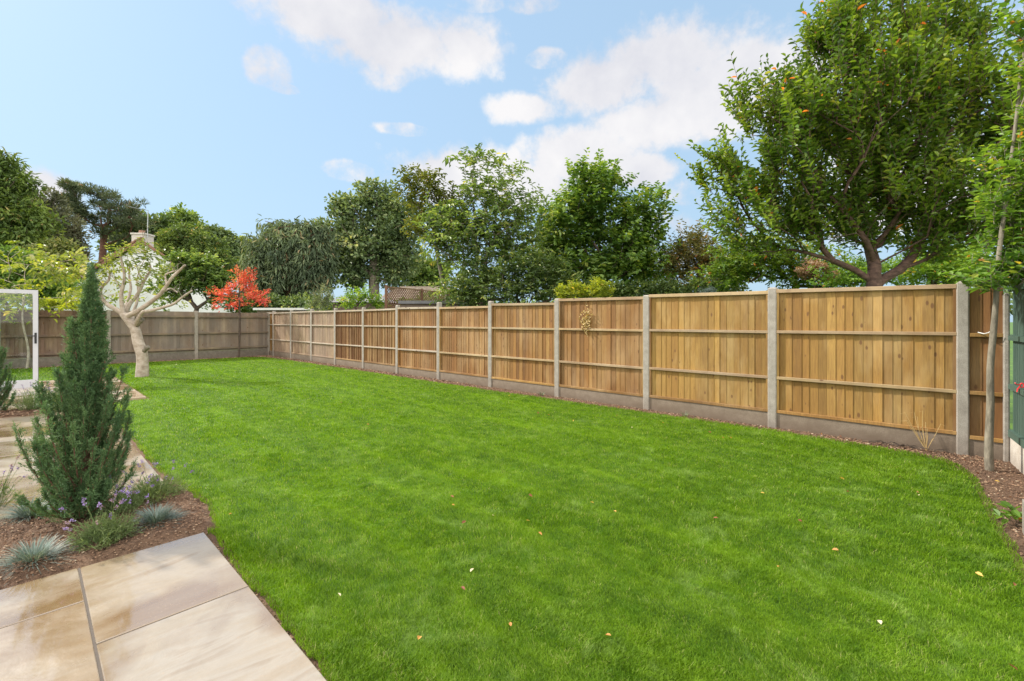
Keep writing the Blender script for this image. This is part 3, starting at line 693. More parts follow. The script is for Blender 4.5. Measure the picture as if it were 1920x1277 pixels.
# ------------------------------------------------------------------ trees
def ell_points(ells, Z, n, shell=.45, depth=1.0):
    """points in a union of ellipsoids given by their place in the view, at depth Z"""
    s = Z/854; vol = np.array([e[2]*e[3]*(e[4] if len(e) > 4 else min(e[2], e[3])) for e in ells], float)**.8; vol /= vol.sum()
    idx = rng.choice(len(ells), n, p=vol); out = []
    d = rng.normal(size=(n, 3)); d /= np.linalg.norm(d, axis=1)[:, None]; r = rng.random(n)**shell
    E = np.array([[e[0], e[1], e[2], e[3], (e[4] if len(e) > 4 else .9*(e[2]+e[3])/2), (e[5] if len(e) > 5 else 0)] for e in ells])[idx]
    X = (E[:, 0]-960+d[:, 0]*r*E[:, 2])*s; Hh = EYE+(602-E[:, 1]+d[:, 2]*r*E[:, 3])*s; dp = Z + d[:, 1]*r*E[:, 4]*s*depth + E[:, 5]
    return FWD*dp[:, None] + RGT*X[:, None] + UPV*Hh[:, None]

def grow(root, trunk_pts, attract, step, bias=.35, wobble=.12):
    nodes = [np.array(p, float) for p in trunk_pts]; par = [-1]+list(range(len(trunk_pts)-1)); path = [0.0]
    for i in range(1, len(nodes)): path.append(path[-1]+np.linalg.norm(nodes[i]-nodes[i-1]))
    top = nodes[-1]; start = max(1, len(nodes)-3)
    order = np.argsort(np.linalg.norm(attract-top, axis=1)); tips = []
    arr = np.array(nodes); pth = np.array(path)
    for k in order:
        p = attract[k]; d = np.linalg.norm(arr-p, axis=1); cost = d + bias*pth; cost[:start] += 1e6
        # avoid doubling back down
        cost += np.maximum(0, arr[:, 2]-p[2])*.5
        j = int(np.argmin(cost)); dist = d[j]
        if dist < step*.25: continue
        m = max(1, int(dist/step)); q = par[j]
        dj = arr[j]-arr[q] if q >= 0 else UPV*step; dj = dj/(np.linalg.norm(dj)+1e-9)
        ctrl = arr[j]+dj*dist*.35 + rng.normal(0, wobble*dist*.5, 3)
        prev = j; newp = []; newl = []
        for i in range(1, m+1):
            t = i/m; x = (1-t)**2*arr[j]+2*t*(1-t)*ctrl+t*t*p
            par.append(prev); prev = len(arr)+len(newp); newp.append(x); newl.append(0)
        seg = np.linalg.norm(np.diff(np.vstack([arr[j:j+1], newp]), axis=0), axis=1).cumsum()+pth[j]
        arr = np.vstack([arr, newp]); pth = np.concatenate([pth, seg]); tips.append(prev)
    return arr, np.array(par), np.array(tips), start

def skeleton_mesh(arr, par, rtip, rmax, k=6, power=2.3, nt=0, rbase=None):
    n = len(arr); w = np.zeros(n); kids = [[] for _ in range(n)]
    for i in range(n-1, 0, -1):
        if w[i] == 0: w[i] = 1
        w[par[i]] += w[i]; kids[par[i]].append(i)
    if w[0] == 0: w[0] = 1
    rad = rtip*w**(1/power); rad *= np.minimum(1, rmax/rad.max()) if rad.max() > rmax else 1
    sc_ = rmax/rad.max(); rad = rtip + (rad-rtip)*((rmax-rtip)/(rad.max()-rtip+1e-9))
    rad = np.maximum(rad, rtip)
    if rbase: rad[0] = rbase
    mb = MB(); stack = [(0, -1)]; seen = []
    while stack:
        s0, p = stack.pop(); chain = [p, s0] if p >= 0 else [s0]; cur = s0
        while kids[cur]:
            ks = sorted(kids[cur], key=lambda q: -w[q]); 
            for q in ks[1:]: stack.append((q, cur))
            cur = ks[0]; chain.append(cur)
        if len(chain) > 1:
            pts = arr[chain]; rr = rad[chain].copy()
            if p >= 0: rr[0] = min(rr[0], rr[1]*1.25)
            mb.tube(pts, rr, k if rr.max() > rmax*.15 else 4, cap=False)
    return mb, rad

def norm(a): return a/(np.linalg.norm(a, axis=-1, keepdims=True)+1e-9)

def twig_crown(arr, tips, center, mb, stem, n_tw, tl, nl, ll, lw, up=.4, out=.8, rand=.6, droop=.1, fold=.25, curl=.2, spread=.9, stem_r=.004, jitter=.1, tone=None, leafup=1.0):
    """leafy twigs springing from each tip node; the leaves stand alternately along each twig"""
    T = np.repeat(tips, n_tw); m = len(T); base = arr[T] + rng.normal(0, jitter, (m, 3))
    o = norm(base-center); D = norm(o*out + UPV*up + rng.normal(0, rand, (m, 3)))
    Lt = tl*rng.uniform(.5, 1.25, m); k = nl
    t = np.linspace(.08, 1, k)
    bend = norm(UPV*(-droop) + rng.normal(0, .2, (m, 3)))*abs(droop)
    pts = base[:, None] + D[:, None]*Lt[:, None, None]*t[None, :, None] + bend[:, None]*(Lt[:, None]*t[None]**2)[..., None]
    tang = norm(D[:, None] + 2*bend[:, None]*t[None, :, None])
    S = norm(np.cross(tang, UPV+rng.normal(0, .3, (m, 1, 3)))); sgn = np.where(np.arange(k) % 2 == 0, 1, -1)[None, :, None]
    LD = norm(tang*(1.0-.3*spread) + S*sgn*spread + rng.normal(0, .28, (m, k, 3)) + UPV*(-.15))
    Nn = norm(UPV*leafup + rng.normal(0, .45, (m, k, 3)) + o[:, None]*.5)
    P = pts.reshape(-1, 3); q = len(P)
    sz = (rng.uniform(.65, 1.2, (m, k))*(1-.25*(t[None]-.5)**2)).reshape(-1)
    tone_v = np.repeat(rng.normal(.45, .16, m), k) + rng.normal(0, .16, q)
    if tone is not None: tone_v += tone(P)
    tone_v = np.clip(tone_v, 0, .975); rare = rng.random(q) < .006; tone_v[rare] = 1.0
    mb.leaves(P, LD.reshape(-1, 3), Nn.reshape(-1, 3), ll*sz, lw*sz, fold, curl, tone_v)
    if stem is not None:
        for i in range(m):
            stem.tube([base[i], base[i]+D[i]*Lt[i]*.5+bend[i]*Lt[i]*.25, base[i]+D[i]*Lt[i]+bend[i]*Lt[i]], [stem_r, stem_r*.8, stem_r*.5], 3, cap=False)

def blob_crown(tips_p, mb, n, rad, ll, lw, flat=.7, updir=.2, droop=0, fold=.15, curl=.15, shell=.5, center=None, nup=.6, hang=None):
    """a round clump of leaves at every tip, its leaves facing outwards from the clump"""
    m = len(tips_p); d = norm(rng.normal(size=(m, n, 3))); r = rng.random((m, n, 1))**shell
    rr = rad*rng.uniform(.6, 1.3, (m, 1, 1)); P = tips_p[:, None] + d*r*rr*np.array([1, 1, flat])
    if hang is not None: P[..., 2] -= hang*rng.random((m, n))**1.5
    LD = norm(d + rng.normal(0, .5, (m, n, 3)) + UPV*updir - UPV*droop); Nn = norm(d*.7 + UPV*nup + rng.normal(0, .35, (m, n, 3)))
    q = m*n; tone = np.clip(np.repeat(rng.normal(.45, .15, m), n)+rng.normal(0, .17, q), 0, .97); tone[rng.random(q) < .008] = 1
    mb.leaves(P.reshape(-1, 3), LD.reshape(-1, 3), Nn.reshape(-1, 3), ll*rng.uniform(.6, 1.3, q), lw*rng.uniform(.7, 1.2, q), fold, curl, tone)

def tree(name, label, cat, base_px, Z, ells, ntips, style, leaf, bark, r0, trunk_top=None, step=.35, group=None, depth=1.0, shell=.45, bias=.35, ground=True, trunk_mid=None, crown_name='crown', rtip=None, k=7, **kw):
    base = at(base_px, 602, Z); base[2] = -.05
    root = empty(name, label, cat, tuple(base*[1,1,0]), group)
    A = ell_points(ells, Z, ntips, shell, depth); A = A[A[:, 2] > .15]
    cen = A.mean(0)
    if trunk_top is None:
        tt = base + (cen-base)*.35; tt[2] = max(.3, A[:, 2].min()*.6+cen[2]*.1)
    else: tt = at(trunk_top[0], trunk_top[1], Z)
    nn = 7; tp = [base+(tt-base)*t + np.array([math.sin(t*5+Z)*.02, math.cos(t*4+Z)*.02, 0])*np.linalg.norm(tt-base)*(t*(1-t)*4) for t in np.linspace(0, 1, nn)]
    arr, par, tips, st = grow(base, tp, A, step, bias)
    sk, rad = skeleton_mesh(arr, par, rtip or r0*.05, r0, k=k, rbase=r0*1.35)
    cr = MB()
    if style == 'twig':
        stem = sk if kw.pop('stems', False) else None
        twig_crown(arr, tips, kw.pop('center', None) if 'center' in kw else np.array([cen[0], cen[1], A[:, 2].min()]), cr, stem, **kw)
    else: blob_crown(arr[tips], cr, **kw)
    put(sk.build('trunk', bark, smooth=True), root); put(cr.build(crown_name, leaf), root)
    return root

# --- big cherry behind the near fence
tree('cherry_tree', 'big spreading green tree with reddish trunk behind the nearest fence panels', 'tree', 1636, 8.2,
     [(1640,200,150,160),(1470,300,135,115),(1800,190,120,165),(1560,380,190,100),(1780,380,180,120),(1378,335,50,60),(1400,425,60,45),(1640,80,90,95),(1780,60,60,80),(1900,280,120,150),(1560,120,55,80),(1435,210,45,60),(1880,440,130,70),(1500,420,130,55),(1720,430,150,50),(1590,260,130,130),(1640,430,130,55),(1450,455,90,40)],
     470, 'twig', M['lf_cherry'], M['bark_cherry'], .14, trunk_top=(1640,518), step=.25, shell=.42, depth=1.05, bias=.55,
     n_tw=8, tl=.62, nl=12, ll=.122, lw=.054, up=.85, out=.85, rand=.38, droop=-.12, fold=.35, curl=.2, spread=.75, jitter=.09, stems=True, stem_r=.005)
# --- sweetgum
tree('sweetgum_tree', 'dense bright green rounded tree behind the middle of the fence', 'tree', 1120, 15,
     [(1120,525,105,36),(1110,375,50,62),(1065,425,55,55),(1180,430,62,58),(1215,405,32,45),(1125,490,105,62),(1095,335,22,30),(1145,345,25,30),(1040,480,50,50),(1190,500,50,45)],
     520, 'twig', M['lf_gum'], M['bark_brown'], .14, step=.4, shell=.4, n_tw=5, tl=.42, nl=9, ll=.15, lw=.11, up=.45, out=.9, droop=.12, fold=.1, curl=.3, spread=1.0, jitter=.14)
# --- tall airy tree
tree('deciduous_tree', 'tall airy tree with drooping leaves between the oak and the dense bright green tree', 'tree', 905, 14,
     [(890,330,40,48),(950,345,40,40),(925,395,70,50),(860,440,60,60),(925,470,85,60),(880,520,70,45),(985,430,38,55)],
     210, 'twig', M['lf_mid'], M['bark_grey'], .09, step=.35, shell=.45, bias=.5, n_tw=5, tl=.5, nl=9, ll=.16, lw=.065, up=.3, out=.8, droop=.35, fold=.2, curl=.35, spread=.9, jitter=.16, stems=True, stem_r=.006)
tree('deciduous_tree', 'thin yellowish green tree leaning up left of the tall airy tree', 'tree', 850, 15,
     [(775,350,32,32),(815,375,45,40),(800,425,50,35),(845,400,35,45),(835,470,35,45)],
     110, 'twig', M['lf_yellow'] if False else leaf_mat('olive_leaf', [(0,(.06,.085,.018)),(.5,(.12,.15,.03)),(.9,(.21,.22,.055)),(1,(.32,.2,.07))], .45, .45, .2), M['bark_grey'], .07, step=.35, n_tw=4, tl=.45, nl=9, ll=.16, lw=.06, up=.3, out=.8, droop=.35, curl=.35, jitter=.16)
tree('laurel_bush', 'very dark glossy evergreen bush right behind the fence under the tall airy tree', 'bush', 985, 13,
     [(930,540,75,35),(1000,525,65,45),(1060,545,50,28),(870,555,40,22)], 260, 'twig', M['lf_dark'], M['bark_brown'], .06, step=.3, shell=.4, n_tw=5, tl=.28, nl=8, ll=.12, lw=.05, up=.4, out=.6, jitter=.14)
# --- oak
tree('oak_tree', 'tall dark oak with a straight bare trunk showing under its crown', 'tree', 703, 33,
     [(700,375,48,34),(655,425,45,45),(745,420,50,48),(640,385,26,22),(690,465,75,40),(750,480,45,40),(660,510,45,38),(735,520,32,25),(610,430,22,32)],
     480, 'blob', M['lf_oak'], M['bark_grey'], .38, trunk_top=(703,455), step=.9, shell=.45, n=46, rad=.62, ll=.26, lw=.19, flat=.65)
tree('deciduous_tree', 'small olive green rounded tree behind the trellis', 'tree', 775, 40, [(775,508,34,28),(812,515,28,24),(790,535,34,20)], 90, 'blob', M['lf_mid'], M['bark_grey'], .12, step=.5, n=60, rad=.65, ll=.3, lw=.2)
# --- drooping cypress
tree('cypress_tree', 'broad grey green cypress with hanging sprays and a reddish trunk', 'conifer', 543, 30,
     [(550,470,72,52),(500,490,40,50),(595,480,32,55),(540,430,50,25),(545,525,78,32),(505,430,20,18),(580,425,24,18),(570,412,8,16),(610,430,12,22),(480,445,12,20),(535,415,7,12)],
     400, 'blob', M['lf_cypress'], M['bark_red'], .34, trunk_top=(543,500), step=.7, shell=.5, n=56, rad=.42, ll=.42, lw=.10, flat=.7, droop=1.3, hang=.8, curl=.25)
# --- pine
tree('pine_tree', 'tall pine with flat dark needle plates and a bare reddish trunk left of the chimney', 'pine', 195, 40,
     [(180,378,50,12),(140,352,14,10),(168,356,18,8),(205,366,22,8),(232,380,22,10),(215,390,45,12),(150,440,14,8),(225,445,22,8),(160,405,30,12),(235,410,50,18),(195,430,40,14),(190,362,40,12),(150,420,18,8),(262,385,18,8)],
     85, 'blob', M['lf_pine'], M['bark_red'], .26, trunk_top=(193,425), step=.8, shell=.6, depth=1.3, bias=.2, n=80, rad=.42, ll=.38, lw=.06, flat=.55, updir=.7)
tree('pine_tree', 'slim leaning pine whose dark trunk slants across left of the tall pine', 'pine', 178, 38,
     [(133,350,10,10),(135,375,14,10),(142,392,14,10),(262,375,10,6),(275,380,8,6)][:3], 30, 'blob', M['lf_pine'], M['bark_brown'], .22, trunk_top=(145,415), step=.8, n=120, rad=.5, ll=.38, lw=.06, flat=.55, updir=.7)
# --- left conifers
tree('conifer_tree', 'huge green conifer with layered drooping fronds at the left edge', 'conifer', -20, 27,
     [(-15,330,45,60),(10,400,60,60),(-40,420,70,90),(30,440,65,50),(40,360,25,35),(60,420,35,40),(0,480,90,35)],
     560, 'blob', M['lf_conifer'], M['bark_brown'], .35, step=.7, shell=.35, n=46, rad=.5, ll=.36, lw=.12, flat=.5, droop=.5, hang=.35)
tree('cypress_tree', 'grey green conical conifer behind the huge conifer at the left', 'conifer', 95, 34,
     [(90,400,30,40),(110,440,38,45),(75,380,25,30),(120,480,36,36),(100,470,45,40)],
     260, 'blob', M['lf_greycon'], M['bark_brown'], .3, step=.7, shell=.35, n=50, rad=.45, ll=.28, lw=.10, flat=.8, updir=.5)
# --- wooded row behind the white house
tree('deciduous_tree', 'dark leafy tree just right of the tall pine', 'tree', 265, 44, [(262,430,42,34),(240,460,45,36),(285,460,35,40)], 220, 'blob', M['lf_oak'], M['bark_brown'], .3, step=.9, n=46, rad=.75, ll=.34, lw=.24)
tree('deciduous_tree', 'round topped green tree behind the chimney of the white house', 'tree', 335, 46, [(340,425,38,30),(320,450,40,45),(355,455,30,40)], 220, 'blob', M['lf_mid'], M['bark_brown'], .3, step=.9, n=46, rad=.75, ll=.34, lw=.24)
tree('conifer_tree', 'dark brownish green conifer right of the white house', 'conifer', 360, 36, [(345,455,40,40),(380,480,45,40),(330,490,35,35),(400,500,35,30)], 260, 'blob', M['lf_conifer'], M['bark_brown'], .3, step=.7, n=50, rad=.5, ll=.28, lw=.12, droop=.3)
tree('deciduous_tree', 'olive tree rising behind the red leaved tree', 'tree', 410, 42, [(405,455,32,26),(420,480,36,36),(385,445,22,18)], 170, 'blob', M['lf_oak'], M['bark_brown'], .25, step=.8, n=46, rad=.7, ll=.32, lw=.22)
tree('deciduous_tree', 'yellow green tree far off between the red leaved tree and the hanging cypress', 'tree', 455, 50, [(455,465,26,24),(450,500,30,30),(478,480,18,24)], 130, 'blob', M['lf_yellow'], M['bark_brown'], .25, step=.9, n=46, rad=.8, ll=.34, lw=.26)
tree('apple_tree', 'round dark leaved fruit tree just beyond the back fence beside the red tree', 'tree', 365, 24, [(340,510,32,32),(375,520,42,36),(405,545,32,28),(325,545,34,28),(365,495,35,18)], 260, 'twig', M['lf_mid'], M['bark_brown'], .12, step=.4, n_tw=4, tl=.4, nl=8, ll=.20, lw=.10, droop=.3, jitter=.15)
tree('magnolia_bush', 'cream speckled leafy bush in front of the left conifers', 'bush', 95, 25, [(70,480,45,28),(115,470,25,26),(130,495,35,28),(40,500,40,28)], 200, 'blob', M['lf_varieg'], M['bark_brown'], .08, step=.5, n=34, rad=.4, ll=.18, lw=.10)
tree('laurel_bush', 'dark green hedge plant with yellow tips beyond the left end of the back fence', 'bush', 20, 22, [(10,500,60,35),(60,520,60,30),(110,530,45,26),(0,540,60,30),(75,555,40,22)], 300, 'blob', M['lf_gum'], M['bark_brown'], .08, step=.5, n=46, rad=.35, ll=.15, lw=.09)
tree('ivy_bush', 'low pale green climber spilling over the back fence near the glass door', 'bush', 110, 16.2, [(95,570,28,9),(135,572,24,8),(120,566,22,7)], 60, 'blob', M['lf_yellow'], M['bark_brown'], .03, step=.3, n=30, rad=.14, ll=.08, lw=.06)
# --- right hand background
tree('deciduous_tree', 'bronze and olive coloured tree between the bright green tree and the big spreading tree', 'tree', 1310, 15, [(1300,470,42,36),(1335,500,45,34),(1275,500,32,28),(1370,520,45,25),(1320,530,60,20)], 260, 'twig', M['lf_brown'], M['bark_brown'], .1, step=.35, n_tw=4, tl=.4, nl=8, ll=.13, lw=.055, droop=.2, jitter=.12)
tree('willow_bush', 'silvery grey green bush left of the bronze tree', 'bush', 1245, 17, [(1245,505,24,28),(1260,530,26,20),(1225,530,26,20)], 120, 'twig', M['lf_grey'], M['bark_grey'], .06, step=.35, n_tw=4, tl=.4, nl=9, ll=.10, lw=.03, droop=.1, jitter=.12)
tree('deciduous_tree', 'leafy green tree low behind the big spreading tree', 'tree', 1450, 12.5, [(1430,490,85,42),(1520,508,75,34),(1370,520,50,24),(1600,520,50,22),(1790,500,60,35)], 380, 'twig', M['lf_cherry'], M['bark_brown'], .07, step=.35, n_tw=5, tl=.35, nl=9, ll=.10, lw=.055, jitter=.12)
tree('hedge_bush', 'light green shrub seen below the branches of the big spreading tree', 'bush', 1740, 11, [(1700,515,90,22),(1800,510,90,28),(1590,525,60,16)], 240, 'twig', M['lf_hornbeam'], M['bark_brown'], .05, step=.35, n_tw=5, tl=.3, nl=8, ll=.09, lw=.045, jitter=.12)
tree('hedge_bush', 'dark low hedge between the bright green tree and the bronze tree', 'bush', 1260, 14, [(1230,545,60,18),(1330,545,70,18),(1160,545,50,16)], 160, 'blob', M['lf_dark'], M['bark_brown'], .04, step=.4, n=44, rad=.22, ll=.10, lw=.06)
tree('hydrangea_bush', 'faded pinkish flowering shrub peeping through the leaves above the fence', 'bush', 1525, 11.5, [(1523,505,24,16),(1560,522,20,10)], 40, 'blob', M['lf_pink'], M['bark_brown'], .03, step=.3, n=40, rad=.14, ll=.06, lw=.05)
tree('blue_spruce', 'tiny rounded grey blue conifer top just above the fence', 'conifer', 1328, 10.2, [(1328,546,14,9)], 30, 'blob', M['lf_blue'], M['bark_brown'], .02, step=.2, n=50, rad=.07, ll=.04, lw=.012)
tree('euonymus_bush', 'bright yellow green shrub showing over the fence, left one of a pair', 'bush', 1070, 10.4, [(1070,552,26,11)], 36, 'twig', M['lf_yellow'], M['bark_brown'], .025, step=.2, n_tw=4, tl=.16, nl=7, ll=.075, lw=.032, jitter=.05)
tree('euonymus_bush', 'bright yellow green shrub showing over the fence, taller right one of a pair', 'bush', 1122, 10.2, [(1122,547,24,16)], 44, 'twig', M['lf_yellow'], M['bark_brown'], .025, step=.2, n_tw=4, tl=.16, nl=7, ll=.075, lw=.032, jitter=.05)
tree('buddleia_bush', 'grey green upright sapling poking over the fence below the hanging cypress', 'bush', 604, 18.5, [(604,568,16,20),(590,580,10,8)], 30, 'twig', M['lf_grey'], M['bark_grey'], .03, step=.3, n_tw=4, tl=.35, nl=9, ll=.11, lw=.04, up=1.2, jitter=.08)
tree('laurel_bush', 'mid green leafy shrub poking over the fence in front of the dark roof', 'bush', 675, 16, [(678,562,28,13),(700,572,20,8),(655,574,16,7)], 44, 'twig', M['lf_hornbeam'], M['bark_brown'], .03, step=.3, n_tw=4, tl=.3, nl=7, ll=.12, lw=.055, jitter=.1)
tree('hedge_bush', 'low dark undergrowth below the hanging cypress', 'bush', 520, 27, [(500,572,50,14),(560,572,60,14),(455,570,30,14)], 120, 'blob', M['lf_dark'], M['bark_brown'], .05, step=.5, n=40, rad=.45, ll=.2, lw=.12)
tree('hedge_bush', 'low green hedge beyond the trellis and the tall airy tree', 'bush', 860, 22, [(830,565,50,18),(900,570,60,16),(770,575,40,12),(640,575,60,12)], 140, 'blob', M['lf_mid'], M['bark_brown'], .05, step=.5, n=40, rad=.4, ll=.16, lw=.1)
# distant wood closing the horizon all round
far = MB(); n_f = 360; aa = rng.uniform(-1.3, 1.2, n_f); dd = rng.uniform(62, 78, n_f)
base_f = np.stack([FWD[0]*np.cos(aa)*dd+RGT[0]*np.sin(aa)*dd, FWD[1]*np.cos(aa)*dd+RGT[1]*np.sin(aa)*dd, rng.uniform(.3, 1, n_f)**.6*(3.2+1.6*np.sin(aa*9))], 1)
blob_crown(base_f, far, 60, 1.7, .7, .5, flat=.9)
tag(far.build('distant_wood', M['lf_oak']), 'low band of far off woodland behind the gardens', 'wood', kind='stuff')

# --- young hornbeam by the corner
def stems_tree(root, paths, mat, name='trunk', k=8, sub=6):
    mb = MB()
    for pts, r0, r1 in paths:
        pts = np.array(pts, float); t = np.linspace(0, len(pts)-1, (len(pts)-1)*sub+1); i = np.clip(t.astype(int), 0, len(pts)-2); f = (t-i)[:, None]
        P0 = pts[np.maximum(i-1, 0)]; P1 = pts[i]; P2 = pts[i+1]; P3 = pts[np.minimum(i+2, len(pts)-1)]
        q = .5*((2*P1)+(-P0+P2)*f+(2*P0-5*P1+4*P2-P3)*f*f+(-P0+3*P1-3*P2+P3)*f**3)
        rr = r0+(r1-r0)*np.linspace(0, 1, len(q)); rr = rr*(1+.03*np.sin(np.linspace(0, 17, len(q))))
        mb.tube(q, rr, k)
    return put(mb.build(name, mat, smooth=True), root), mb

hz = 4.6
hb_ = empty('hornbeam_sapling', 'slim young tree with bare grey stem and fresh green leaves in the corner bed', 'tree', tuple(at(1857, 602, hz)*[1,1,0]))
tr_pts = [at(1856, 886, hz), at(1854, 840, hz), at(1857, 760, hz), at(1857, 690, hz), at(1863, 620, hz), at(1867, 570, hz), at(1874, 470, hz), at(1890, 350, hz), at(1905, 230, hz), at(1915, 120, hz)]
paths = [(tr_pts, .036, .012)]
limb = []
A = ell_points([(1905,420,58,110),(1935,300,55,110),(1885,515,62,46),(1868,540,48,26),(1930,480,50,60),(1925,200,42,80),(1960,380,70,160),(1900,535,40,25),(1935,60,35,60)], hz, 210, .55, .9)
A = A[A[:, 2] > 1.80]
arr, par, tips, st = grow(tr_pts[0], tr_pts, A, .12, .3)
# branches only: the stem itself is drawn smooth above
bm_ = MB()
for i in range(len(tr_pts), len(arr)):
    bm_.tube([arr[par[i]], arr[i]], [.007, .006], 4, cap=False)
cr = MB(); twig_crown(arr, tips, np.array([tr_pts[6][0], tr_pts[6][1], 1.6]), cr, bm_, 4, .24, 8, .085, .046, up=.15, out=.8, rand=.5, droop=.12, fold=.12, curl=.2, spread=1.0, stem_r=.0028, jitter=.04)
o, _ = stems_tree(hb_, paths, M['bark_grey'])
q = bm_.build('branch', M['bark_grey']); put(q, hb_); put(cr.build('crown', M['lf_hornbeam']), hb_)
# a sprig low in the right bed
b = empty('bramble_plant', 'small bright leaved seedling in the soil bed at the right edge', 'plant', tuple(gnd(1905, 985)))
cr = MB(); p = gnd(1905, 985); tipsP = np.array([p+UPV*.05+RGT*s for s in (-.05, 0, .05, .1)]); twig_crown(tipsP, np.arange(4), p, cr, None, 2, .12, 5, .07, .04, up=.2, out=.5, jitter=.02)
put(cr.build('foliage', M['lf_hornbeam']), b); s = MB(); [s.tube([p, t_], .002, 4) for t_ in tipsP]; put(s.build('stem', M['bark_brown']), b)
pc = gnd(1934, 1000)
st_ = MB(); st_.box((pc[0]-.04, pc[1]-.04, -.1), (pc[0]+.04, pc[1]+.04, .22)); tag(st_.build('concrete_stump', M['post']), 'short grey concrete stump at the very right edge of the soil bed', 'stump')

# --- pruned pale multi-stem tree
fz = 12.3
fig = empty('pruned_tree', 'pale smooth barked tree with crooked trunk and bare pruned branches beside the far patio', 'tree', tuple(at(266, 602, fz)*[1,1,0]))
def P(x, y, d=0): return at(x, y, fz+d)
trunk = ([P(266,712), P(267,690), P(266,664), P(259,641), P(253,617), P(241,600), P(232,590)], .15, .095)
o, _ = stems_tree(fig, [trunk], M['bark_pale'], 'trunk', 14)
bp = [([P(238,598), P(222,583), P(204,573), P(191,560), P(188,547), P(193,536), P(203,526), P(206,512)], 0.068, 0.022),
      ([P(232,592), P(229,575), P(227,552), P(231,535), P(233,515), P(229,495), P(226,480)], 0.060, 0.021),
      ([P(234,592,.1), P(243,570,.2), P(258,552,.3), P(267,533,.35), P(275,518,.4), P(282,505,.4), P(280,492,.4)], 0.060, 0.019),
      ([P(240,592,-.1), P(258,583,-.2), P(282,567,-.3), P(300,552,-.5), P(313,535,-.6), P(323,520,-.7), P(336,508,-.7), P(347,497,-.8)], 0.068, 0.026),
      ([P(254,612), P(259,598,-.2), P(268,585,-.3), P(280,583,-.4), P(303,577,-.6), P(325,570,-.7), P(345,555,-.8), P(360,545,-.9)], 0.056, 0.022),
      ([P(248,603,.2), P(250,585,.5), P(257,565,.7), P(259,545,.8), P(256,525,.9)], 0.048, 0.022),
      ([P(231,585,.3), P(240,562,.6), P(245,540,.8), P(242,515,.9), P(244,495,1)], 0.044, 0.021),
      ([P(305,548,-.5), P(318,541,-.3), P(328,545,-.2), P(333,549,-.2)], 0.024, 0.015),
      ([P(313,535,-.6), P(310,520,-.5), P(312,514,-.5), P(325,509,-.5), P(333,508,-.5)], 0.022, 0.017),
      ([P(229,545), P(220,530,.1), P(212,520,.2), P(206,515,.3), P(195,502,.3)], 0.022, 0.009),
      ([P(267,530,.3), P(262,515,.2), P(256,500,.2), P(250,485,.2)], 0.020, 0.007),
      ([P(189,556), P(180,545,-.2), P(170,538,-.3), P(155,520,-.3), P(130,508,-.4), P(100,500,-.4)], 0.024, 0.007),
      ([P(193,536), P(180,520,-.3), P(160,500,-.3), P(140,490,-.3)], 0.018, 0.006),
      ([P(256,525,.9), P(262,505,.9), P(272,480,.9), P(268,455,.8), P(270,438,.8)], 0.016, 0.006)]
for q_ in bp: stems_tree(fig, [q_], M['bark_pale'], 'branch', 8)
kn = [([P(254,612), P(262,603,-.1), P(266,599,-.15)], .06, .065), ([P(268,660), P(275,653,-.1), P(278,650,-.12)], .06, .055)]
for q_ in kn: stems_tree(fig, [q_], M['bark_grey'], 'pruned_stub', 8, 4)
tws = MB()
for q_ in bp:
    for f_ in np.linspace(.5, 1, 4):
        i_ = f_*(len(q_[0])-1); a_ = q_[0][int(i_)]; b_ = q_[0][min(int(i_)+1, len(q_[0])-1)]; c_ = a_+(b_-a_)*(i_-int(i_))
        d_ = norm(np.array([0, 0, .7])+rng.normal(0, .7, 3)); L_t = random.uniform(.12, .38)
        tws.tube([c_, c_+d_*L_t*.5+rng.normal(0, .02, 3), c_+d_*L_t+UPV*.05], [.009, .007, .004], 5, cap=False)
put(tws.build('twig_sprays', M['bark_grey'], smooth=True), fig)
cr = MB()
tp_ = ell_points([(225,480,22,22),(250,470,30,25),(275,480,28,25),(200,510,24,18),(240,500,45,25),(270,510,25,20),(215,530,28,14),(310,495,26,14),(320,560,10,8),(300,520,20,20),(268,445,9,9),(335,575,10,7),(265,540,30,20)], fz, 72, .6, 1.4)
twig_crown(tp_, np.arange(len(tp_)), np.array(P(245,560)), cr, None, 2, .24, 6, .105, .055, up=.5, out=.4, rand=.7, droop=.1, curl=.25, jitter=.05)
tp_ = ell_points([(50,490,40,14),(95,500,40,20),(115,520,20,22),(140,490,30,18),(125,560,12,16),(160,500,20,14),(105,480,30,10)], fz-1, 26, .7, 1.0)
twig_crown(tp_, np.arange(len(tp_)), np.array(P(100,560)), cr, None, 2, .28, 6, .15, .075, up=-.1, out=.3, rand=.7, droop=.4, curl=.2, jitter=.05)
put(cr.build('crown', M['lf_yellow' if False else 'lf_fig']), fig)
# --- sapling seen through the door
sp = np.array([-.03, 20.9, 0]); sap = empty('young_tree', 'thin pale stemmed young tree with yellow green leaves seen through the glass door', 'tree', tuple(sp))
ph = [(sp+np.array([.05*math.sin(z*3)-.1*z*.3, 0, z])).tolist() for z in np.linspace(0, 2.9, 8)]
stems_tree(sap, [(ph, .035, .012)], M['bark_pale'])
ph2 = [(sp+np.array([.7+.04*math.sin(z*4), -.2, z])).tolist() for z in np.linspace(0, 2.3, 6)]
cr = MB(); A = np.repeat(np.array(ph)[-4:], 26, 0)+rng.normal(0, 1, (104, 3))*[1.1, .6, .38]+[0, 0, .3]
arr, par, tips, st = grow(sp, ph, A, .25, .2); bb = MB()
for i in range(len(ph), len(arr)): bb.tube([arr[par[i]], arr[i]], [.008, .007], 4, cap=False)
twig_crown(A, np.arange(len(A)), A.mean(0), cr, None, 2, .35, 7, .16, .08, up=-.1, out=.5, rand=.6, droop=.4, jitter=.05)
put(cr.build('crown', M['lf_yellow']), sap); put(bb.build('branch', M['bark_pale']), sap)
